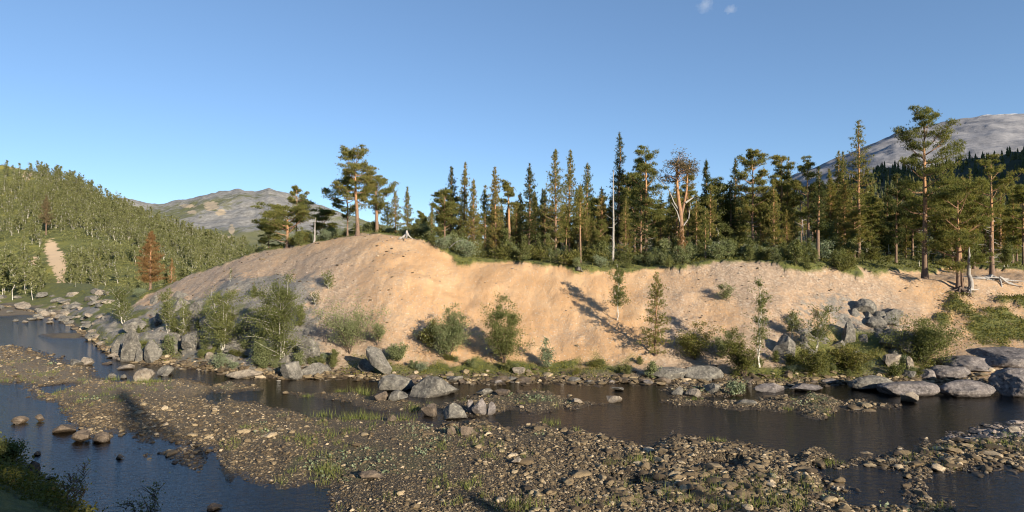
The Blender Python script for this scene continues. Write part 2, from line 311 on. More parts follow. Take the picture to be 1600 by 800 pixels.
def zbank(x, y):
    u = x/y; st = [(np.interp(u, KU, a), np.interp(u, KU, b)) for a, b in ((Y0k, Y0k*0), (Y1k, z1k), (Y2k, z2k), (Yck, zck), (Y4k, z4k), (Y5k, z5k))]
    z = np.where(y < st[0][0], (y-st[0][0])*.12, 0.)
    for (ya, za), (yb, zb) in zip(st[:-1], st[1:]):
        t = (y-ya)/(yb-ya); k = (t >= 0) & (t < 1); z = np.where(k, za+(zb-za)*t, z)
    z = np.where(y >= st[5][0], st[5][1], z)
    w = sm(0, 6, y-st[0][0])
    px = u*F+800
    z = z+w*(fb(x*1.2, y*1.2, 4, 3)*.07+fb(x*.09, y*.09, 1)*.9*sm(560, 300, px)+fb(x*.11, y*.11, 2)*.55+fb(x*.5, y*.5, 3, 3)*.2)
    k = sm(540, 430, px)*sm(120, 200, px)*w*sm(2, -12, y-st[3][0]+5)            # craggy rock on the left half of the bank
    r = 1-np.abs(fb(x*.22+y*.1, y*.16, 9, 4))*2; z = z+k*(r*1.1-.5)
    gl = sm(.08, .0, np.abs(fb(x*.3, y*.06, 14, 2)))*sm(1, 5, y-st[1][0])*sm(0, -5, y-st[3][0]); z = z-gl*.1*(.5+fb(x*.8, y*.8, 15, 2))+w*sm(-2, -5, y-st[3][0])*(np.clip(.35-np.abs(fb(x*.55, y*.2, 16, 3)), 0, 1)*-.2+np.clip(fb(x*.25, y*.7, 17, 3)-.12, 0, 1)*.35)   # rills in the sand
    z = z+.4*sm(.35, .6, vegmask(x, y))*sm(-9, -5, y-st[3][0])*sm(2, 8, y-st[0][0])
    return z
def rockmask(x, y):
    u = x/y; px = u*F+800; Y0 = np.interp(u, KU, Y0k); Yc = np.interp(u, KU, Yck); t = (y-Y0)/(Yc-Y0)
    a = sm(570, 450, px)*sm(60, 150, px)*sm(.92, .5, t+fb(x*.12, y*.12, 8)*.25)*sm(-.02, .04, t)
    b = sm(1190, 1260, px)*sm(1460, 1400, px)*sm(.85, .6, t+fb(x*.15, y*.15, 18)*.3)*.62
    return np.clip(a*(.8+.6*fb(x*.25, y*.25, 11))+b*(.7+.6*fb(x*.3, y*.3, 12)), 0, 1)
def vegmask(x, y):
    u = x/y; px = u*F+800; Y0 = np.interp(u, KU, Y0k); Y1 = np.interp(u, KU, Y1k); Yc = np.interp(u, KU, Yck)
    n = fb(x*.16, y*.16, 21)
    off = np.interp(px, [-300, 180, 230, 400, 470, 520, 640, 665, 720, 800, 1000, 1250, 1400, 1450, 1500, 1600, 1900], [-60, -20, 1, 1.2, 2.5, 4, 5, .2, -2.2, -.8, -.6, 0, 1., 6, 12, 9, 2])
    v = sm(-1.2, 1.5, y-Yc-off+n*3.2+fb(x*.5, y*.5, 24, 3)*1.6)
    toe = sm(Y1+2.6, Y1-.4, y+n*3.4+fb(x*.5, y*.5, 26, 2)*1.3)*sm(Y0+.3, Y0+1., y+n*.6)*np.interp(px, [-300, 100, 200, 300, 500, 620, 680, 960, 1010, 1130, 1180, 1420, 1480, 1600], [.9, .9, .55, .6, .5, .8, 1, 1, .6, .55, 1, 1, .5, .4])
    toe2 = sm(Y1+5.5, Y1+2, y+n*3)*sm(1200, 1260, px)*sm(1440, 1390, px)*sm(Y0+.4, Y0+1.2, y)
    pat = sm(1455, 1490, px+n*40)*sm(-1., -3, y-Yc+n*2)*sm(Y1-1, Y1+2, y)*np.clip(.42+.9*fb(x*.45, y*.45, 22)+.35*n, 0, 1)
    lef = sm(520, 300, px)*sm(Y0+.6, Y0+3, y)*sm(-9, -17, y-Yc)*np.clip(.3+1.1*fb(x*.3, y*.3, 25)+.3*n, 0, 1)
    return np.clip(np.maximum.reduce([v, toe*(.6+.6*n+.35*fb(x*.6, y*.6, 23)), toe2*(.62+.55*n+.3*fb(x*.6, y*.6, 23)), pat, lef]), 0, 1)
def polysd(x, y, poly):
    p = np.asarray(poly); q = np.roll(p, -1, 0); d = np.full(x.shape, 1e9); ins = np.zeros(x.shape, bool)
    for (ax, ay), (bx, by) in zip(p, q):
        ex, ey = bx-ax, by-ay; t = np.clip(((x-ax)*ex+(y-ay)*ey)/(ex*ex+ey*ey+1e-9), 0, 1)
        d = np.minimum(d, np.hypot(x-ax-t*ex, y-ay-t*ey))
        c = ((ay > y) != (by > y)) & (x < (bx-ax)*(y-ay)/(by-ay+1e-12)+ax); ins ^= c
    return np.where(ins, d, -d)
bar_main = [(-120, 555), (0, 541), (28, 535), (55, 541), (88, 552), (116, 569), (140, 574), (150, 590), (203, 594), (259, 590), (296, 590), (342, 598), (400, 604), (412, 609), (350, 612), (330, 619), (350, 627), (385, 628), (440, 641), (500, 648), (537, 651), (593, 655), (640, 657), (700, 662), (735, 656), (775, 661), (820, 666), (894, 670), (945, 674), (982, 682), (1019, 689), (1056, 683), (1100, 683), (1160, 693), (1230, 704), (1300, 713), (1380, 714), (1440, 705), (1475, 684), (1510, 668), (1560, 660), (1620, 655), (1750, 655),
            (1700, 735), (1600, 732), (1520, 742), (1470, 735), (1420, 748), (1440, 775), (1500, 790), (1540, 830), (1500, 960), (800, 1050), (560, 960), (515, 830), (506, 795), (498, 768), (463, 761), (435, 763), (408, 754), (351, 735), (333, 717), (296, 704), (259, 697), (231, 699), (180, 685), (153, 683), (116, 662), (90, 645), (74, 634), (35, 630), (18, 607), (0, 603), (-120, 600)]
bars = [(bar_main, .34), ([(452, 614), (500, 611), (560, 613), (585, 622), (640, 626), (700, 632), (740, 618), (790, 611), (860, 614), (910, 625), (960, 627), (985, 633), (930, 637), (860, 641), (800, 645), (740, 651), (690, 647), (640, 640), (575, 640), (545, 628), (480, 624)], .22),
        ([(1020, 628), (1090, 622), (1150, 628), (1210, 618), (1290, 620), (1340, 623), (1390, 633), (1350, 644), (1270, 649), (1180, 643), (1100, 636)], .2),
        ([(1035, 608), (1080, 600), (1135, 602), (1150, 618), (1090, 624), (1045, 618)], .2),
        ([(40, 524), (90, 519), (135, 522), (128, 529), (70, 531)], .12), ([(330, 690), (240, 703), (215, 712), (270, 728), (330, 742), (345, 733)], .02),
        ([(-100, 470), (0, 482), (60, 478), (120, 492), (60, 500), (30, 494), (-100, 500)], .25)]
bars = [(np.array([W0(a, b) for a, b in P]), h) for P, h in bars]
holes = [[(1290, 735), (1340, 726), (1410, 738), (1415, 752), (1370, 772), (1320, 765)], [(955, 752), (990, 756), (1000, 764), (960, 762)], [(60, 605), (100, 600), (112, 608), (75, 616)], [(1300, 770), (1400, 765), (1420, 790), (1330, 795)], [(1110, 722), (1145, 726), (1130, 735), (1100, 730)]]
holes = [np.array([W0(a, b) for a, b in P]) for P in holes]
def zriver(x, y):
    sc = np.clip(y/40, .6, 3); n = fb(x*.55/sc, y*.55/sc, 31, 4)
    cpx = x/y*F+800; z = -.5+.12*fb(x*.4, y*.4, 33)+.31*sm(480, 720, cpx)*(.75+.6*fb(x*.15, y*.3, 34))
    z = np.maximum(z, -.42*sm(0, 5, shoreY(x/y)-y)-.06+n*.08)
    for P, h in bars:
        s = polysd(x, y, P)+n*1.3
        z = np.maximum(z, np.clip(np.where(s > 0, s*.11, s*.16), -.6, h)+n*.07+.05*fb(x*1.6, y*1.6, 35, 2)*(s > -1))
    for P in holes:
        s = polysd(x, y, P)+n*.5; z = np.where(s > -.6, np.minimum(z, .08-np.clip(s+.6, 0, 1.2)*.2), z)
    return z
near_pts = np.array([[-95, 62], [-55, 48], *[W0(a, b) for a, b in ((0, 692), (40, 722), (62, 748), (100, 765), (130, 806))], [-14, 22.5], [0, 17.5], [25, 17], [45, 20], [90, 30]])
def znear(x, y):
    e = np.interp(x, near_pts[:, 0], near_pts[:, 1]); d = e-y
    z = np.where(d > 0, np.minimum(d*.52, 9.2+.02*d), d*.35)
    return z+(fb(x*.3, y*.3, 41)*.5+fb(x*1.1, y*1.1, 42, 3)*.2)*sm(-1, 1.5, d)
def terr(x, y):
    x = np.asarray(x, float); y = np.asarray(y, float); s = shoreY(x/np.maximum(y, 1))
    return np.where(y > s, zbank(x, np.maximum(y, 1)), zriver(x, np.maximum(y, 1)))
# left hillside
BP = np.array([-600, -300, -100, 0, 60, 110, 160, 200, 250, 300, 350, 400, 450, 520, 600])
BR = np.array([150, 190, 240, 259, 268, 283, 303, 326, 347, 365, 380, 392, 402, 412, 420.])
BY = np.array([420, 370, 345, 330, 325, 320, 315, 315, 320, 330, 340, 350, 360, 370, 380.])
BZ = H+(400-BR)/F*BY
def zhill(x, y):
    u = x/y; zr = np.interp(u, U(BP), BZ); yr = np.interp(u, U(BP), BY); yb = np.interp(u, U(BP), [230, 190, 180, 172, 165, 160, 155, 150, 150, 150, 150, 150, 150, 150, 150])
    t = (y-yb)/(yr-yb); s = np.where(t < 1, np.clip(t, 0, 1)**1.05, 1-.35*(t-1)**1.5)
    z = 2.0+(zr-2.0)*s+np.clip(t+.05, 0, 1)*(fb(x*.02, y*.02, 51)*4*sm(1.2, .6, np.abs(t))+fb(x*.09, y*.09, 52)*1.3)
    return np.where(t < -.0, np.minimum(z, 2.2-3*sm(-.05, -.3, t)), z)
_Ys = np.exp(np.linspace(math.log(22), math.log(420), 2600))
def ground(px, py, extra=None):
    """first point of the land or water met by the sight line through (px,py)"""
    u = float(U(px)); x = u*_Ys; z = np.maximum(terr(x, _Ys), 0)
    if px < 460: z = np.maximum(z, zhill(x, _Ys))
    ray = H-(py-400)/F*_Ys; k = np.nonzero(ray <= z)[0]; i = k[0] if len(k) else len(_Ys)-1
    return np.array([x[i], _Ys[i], z[i]])
def at(px, Y): x = float(U(px))*Y; return np.array([x, Y, float(terr(x, Y))])
def hz(px, Y): x = float(U(px))*Y; return np.array([x, Y, max(float(terr(x, Y)), float(zhill(x, Y)))])

# ------------------------------------------------------------------ terrain meshes
def grid_faces(nr, nc):
    i = np.arange(nr-1)[:, None]*nc; j = np.arange(nc-1)[None]; return np.stack([i+j, i+j+1, i+nc+j+1, i+nc+j], -1).reshape(-1, 4)
def sub(v, f, keep, mask):
    f = f[keep]; ids, inv = np.unique(f, return_inverse=True); return v[ids], inv.reshape(f.shape), mask[ids]
us = np.linspace(-1.25, 1.25, 860); Yr = np.exp(np.linspace(math.log(19), math.log(335), 420))
UU, YY = np.meshgrid(us, Yr); XX = UU*YY; ZZ = terr(XX.ravel(), YY.ravel()).reshape(XX.shape)
X, Y, Z = XX.ravel(), YY.ravel(), ZZ.ravel(); V = np.stack([X, Y, Z], -1); Fc = grid_faces(len(Yr), len(us))
land = (Y > shoreY(X/Y)); PX = X/Y*F+800
n = fb(X*.2, Y*.2, 61); n2_ = fb(X*.7, Y*.7, 62)
gm = np.zeros((len(X), 4)); gm[:, 3] = 1
gm[:, 0] = sm(.05, .3, n)*.9*sm(.05, .25, Z)*np.interp(Y, [25, 40, 60, 90], [.35, .6, .9, 1.])
gm[:, 1] = np.clip(sm(1450, 1520, PX)*sm(37, 41, Y)*.8+sm(420, 330, PX)*sm(44, 52, Y)*.5*sm(.05, .25, Z), 0, 1)
gm[:, 2] = np.clip(sm(700, 450, PX)*.7*sm(30, 40, Y)+.3*n2_, 0, 1)
bm = np.zeros((len(X), 4)); bm[:, 3] = 1
tt = (Y-np.interp(X/Y, KU, Y0k))/(crestY(X/Y)-np.interp(X/Y, KU, Y0k))
bm[:, 0] = np.clip(np.interp(PX, [200, 380, 520, 620, 720, 1000, 1060, 1180, 1330, 1420, 1600], [.85, .85, .72, .38, .16, .3, .75, .8, .75, .5, .45])+.45*n+sm(.35, .1, tt)*.4, 0, 1)
bm[:, 1] = vegmask(X, Y); bm[:, 2] = rockmask(X, Y)
fl = land[Fc].any(1)
for nm, keep, mk, mt in (('gravel_bed', ~fl, gm, 'gravel'), ('sandy_bank', fl, bm, 'sand')):
    v, f, a = sub(V, Fc, keep, mk); tag(link(nm, mesh(nm, v, [f], M[mt], mask=a)), kind='structure')
# near bank, on which the camera stands
xs = np.arange(-95, 95, .5); yy = np.arange(-70, 62, .5); GX, GY = np.meshgrid(xs, yy); GZ = znear(GX.ravel(), GY.ravel())
v = np.stack([GX.ravel(), GY.ravel(), GZ], -1); f = grid_faces(len(yy), len(xs)); keep = (GZ[f] > -.9).any(1)
mk = np.zeros((len(v), 4)); mk[:, 1] = sm(.25, .8, GZ+.3*fb(v[:, 0], v[:, 1], 64)); mk[:, 0] = .6; mk[:, 3] = 1
v, f, a = sub(v, f, keep, mk); tag(link('near_bank', mesh('near_bank', v, [f], M['sand'], mask=a)), kind='structure')
# left hillside
us = np.linspace(-1.7, -.2, 330); Yr = np.linspace(118, 520, 220); UU, YY = np.meshgrid(us, Yr); X = (UU*YY).ravel(); Y = YY.ravel(); Z = zhill(X, Y)
PX = X/Y*F+800; PY = 400-(Z-H)/Y*F
mk = np.zeros((len(X), 4)); mk[:, 3] = 1
def blob(cx, cy, rx, ry): return np.clip(1.3-np.hypot((PX-cx)/rx, (PY-cy)/ry), 0, 1)
mk[:, 0] = np.maximum.reduce([blob(80, 388, 14, 15), blob(87, 403, 17, 17), blob(94, 420, 14, 18), blob(95, 438, 8, 14), blob(54, 408, 8, 12), blob(30, 259, 22, 6), blob(42, 275, 8, 9), blob(190, 330, 12, 3)])
mk[:, 2] = np.maximum.reduce([blob(88, 462, 22, 12), blob(60, 440, 10, 20), blob(150, 350, 20, 5)*.6, blob(130, 466, 40, 8)])
tag(link('hillside', mesh('hillside', np.stack([X, Y, Z], -1), [grid_faces(len(Yr), len(us))], M['hillside'], mask=mk)), kind='structure')
HILLS = np.stack([X, Y, Z], -1)
# far mountains
def mountain(name, pts, D, mt, lo, amp, sc, near=.5, back=1.6, cols=380, rows=170, seed=0, pw=1.2, maskf=None):
    pp = np.array(pts, float); us = np.linspace(U(pp[0, 0]), U(pp[-1, 0]), cols); t = np.linspace(0, 1.5, rows)
    UU, TT = np.meshgrid(us, t); zr = H+(400-np.interp(UU*F+800, pp[:, 0], pp[:, 1]))/F*D
    YY = np.where(TT < 1, D*(near+(1-near)*TT), D*(1+(back-1)*(TT-1)*2)); X = UU*YY
    X = X+0; s = np.where(TT < 1, np.abs(TT)**pw, np.clip(1-(TT-1)*1.4, 0, 1)); rid = 1-2*np.abs(fb(X/sc, YY/sc, seed+70, 5))
    Z = lo+(zr-lo)*s+amp*(rid-.45)*np.clip(TT*1.3, 0, 1)*np.where(TT < 1, .25+.75*np.sin(np.clip(TT, 0, 1)*math.pi), .6)+amp*.5*fb(X/sc*5, YY/sc*5, seed+75, 5)
    mk = np.zeros((X.size, 4)); mk[:, 3] = 1
    if maskf: maskf(mk, (UU*F+800).ravel(), (400-(Z-H)/YY*F).ravel(), X.ravel(), YY.ravel(), TT.ravel())
    v = np.stack([X.ravel(), YY.ravel(), Z.ravel()], -1)
    tag(link(name, mesh(name, v, [grid_faces(rows, cols)], M[mt], mask=mk)), kind='structure'); return v, TT.ravel()
def fm_(mk, PX, PY, X, Y, T):
    global blob
    b = lambda cx, cy, rx, ry: np.clip(1.25-np.hypot((PX-cx)/rx, (PY-cy)/ry), 0, 1)
    mk[:, 0] = np.maximum.reduce([b(330, 322, 14, 10), b(345, 332, 10, 6), b(362, 360, 6, 12), b(295, 322, 16, 4), b(352, 372, 10, 5), b(300, 332, 10, 4)])
    mk[:, 2] = np.clip(.52+.6*fb(X/180, Y/180, 77)+.2*sm(330, 300, PY)-.5*sm(345, 375, PY), 0, 1)
mountain('far_mountain', [(60, 345), (150, 318), (185, 309), (215, 318), (245, 322), (280, 320), (325, 311), (350, 303), (375, 297), (398, 300), (420, 294), (440, 299), (470, 309), (500, 318), (560, 338), (650, 368), (760, 395)], 1700, 'far_mountain', 5, 34, 420, .42, seed=1, maskf=fm_)
def bm_(mk, PX, PY, X, Y, T): mk[:, 0] = np.clip(sm(1495, 1570, PX)*sm(.93, .985, T+.03*fb(X/400, Y/400, 78))*sm(1.1, 1., T)*.8, 0, 1)
mountain('bare_mountain', [(760, 396), (1080, 335), (1200, 296), (1290, 254), (1330, 236), (1370, 219), (1400, 208), (1440, 199), (1500, 189), (1550, 181), (1600, 178), (1700, 172), (1850, 180), (2000, 200), (2200, 260)], 4200, 'bare_mountain', 40, 60, 900, .35, seed=4, pw=1.0, maskf=bm_)
RV, RT = mountain('forest_ridge', [(760, 396), (1050, 345), (1200, 318), (1300, 296), (1370, 270), (1400, 262), (1450, 264), (1500, 254), (1560, 243), (1600, 238), (1750, 222), (1900, 215), (2100, 240)], 700, 'ridge', 12, 16, 130, .5, cols=220, rows=110, seed=8, pw=1.1)
# unseen hill added at right, out of frame, to shade the forest ridge
us = np.linspace(0, 1, 90); GX, GY = np.meshgrid(np.linspace(480, 1500, 110), np.linspace(-250, 900, 110))
Z = 640*np.exp(-((GX-870)/200)**2-((GY-320)/330)**2)+fb(GX/120, GY/120, 81, 5)*22-6
tag(link('added_shade_hill', mesh('added_shade_hill', np.stack([GX.ravel(), GY.ravel(), Z.ravel()], -1), [grid_faces(110, 110)], M['ridge'], mask=np.zeros((12100, 4)))), kind='structure')
g_ = 20000; tag(link('terrain', mesh('terrain', [(-g_, -g_, -2.5), (g_, -g_, -2.5), (g_, g_, -2.5), (-g_, g_, -2.5)], [np.array([[0, 1, 2, 3]])], M['ridge'])), kind='structure')
# river surface
us = np.linspace(-1.6, 1.5, 60); Yr = np.exp(np.linspace(math.log(12), math.log(175), 60)); UU, YY = np.meshgrid(us, Yr)
v = np.stack([(UU*YY).ravel(), YY.ravel(), 0*YY.ravel()], -1); tag(link('river', mesh('river', v, [grid_faces(60, 60)], M['water'])), kind='structure')

# ------------------------------------------------------------------ rocks
_ico = {}
def ico(n):
    if n not in _ico:
        b = bmesh.new(); bmesh.ops.create_icosphere(b, subdivisions=n, radius=1); b.verts.ensure_lookup_table()
        _ico[n] = (np.array([v.co[:] for v in b.verts]), np.array([[v.index for v in f.verts] for f in b.faces])); b.free()
    return _ico[n]
def rock_mesh(sx, sy, sz, seed, cuts=13, rough=.16, n=5, tilt=0., lo=.42, hi=.75, mt='rock', sharp=.45, taper=0., slab=0.):
    rng = np.random.default_rng(seed); v, f = ico(n); p = v.copy()
    for k in range(cuts):
        d = rng.normal(size=3); d /= np.linalg.norm(d); o = rng.uniform(lo, hi); q = p@d; p -= np.maximum(q-o, 0)[:, None]*d
    nn = vn3(v*1.3, seed)*.5+vn3(v*2.9, seed+1)*.35+(np.abs(vn3(v*5, seed+2))-.3)*.5+vn3(v*12, seed+3)*.16
    p *= (1+rough*nn)[:, None]
    p /= np.abs(p).max(0)*.99
    if taper: p[:, :2] *= (1-taper*(p[:, 2:3]+1)/2)
    if slab: p = p*[slab, 1, 1.15]
    if tilt: c, s = math.cos(tilt), math.sin(tilt); p = np.stack([p[:, 0]*c+p[:, 2]*s, p[:, 1], -p[:, 0]*s+p[:, 2]*c], -1)
    if tilt or taper: p /= np.abs(p).max(0)
    return mesh('rock', p*[sx, sy, sz], [f], M[mt], sharp=sharp)
_rs = [100]
def rock(x0, y0, x1, y1, label, cat='boulder', name='boulder', mt='rock', cuts=12, rough=.09, dp=.75, tilt=0., sink=.28, group=None, n=5, sharp=.45, lo=.42, hi=.75, rz=0., taper=.25, slab=0.):
    _rs[0] += 1; xc = (x0+x1)/2; g = ground(xc, y1); Yb = g[1]; w = (x1-x0)/F*Yb; d = w*dp; Yc = Yb+d*.42; w *= Yc/Yb
    x = U(xc)*Yc; zt = H-(y0-400)/F*Yc; zb = g[2]; h = max(zt-zb, w*.12)
    sz = h*(1+sink)/2*1.0; zc = zt-sz
    o = link(name, rock_mesh(w/2, d/2, sz, _rs[0], cuts, rough, n, tilt, lo, hi, mt, sharp, taper, slab), None, (x, Yc, zc), rz)
    return tag(o, label, cat, group)
SM = dict(taper=0., cuts=6, rough=.13, lo=.62, hi=.95, sharp=1.2, mt='rock_purple')
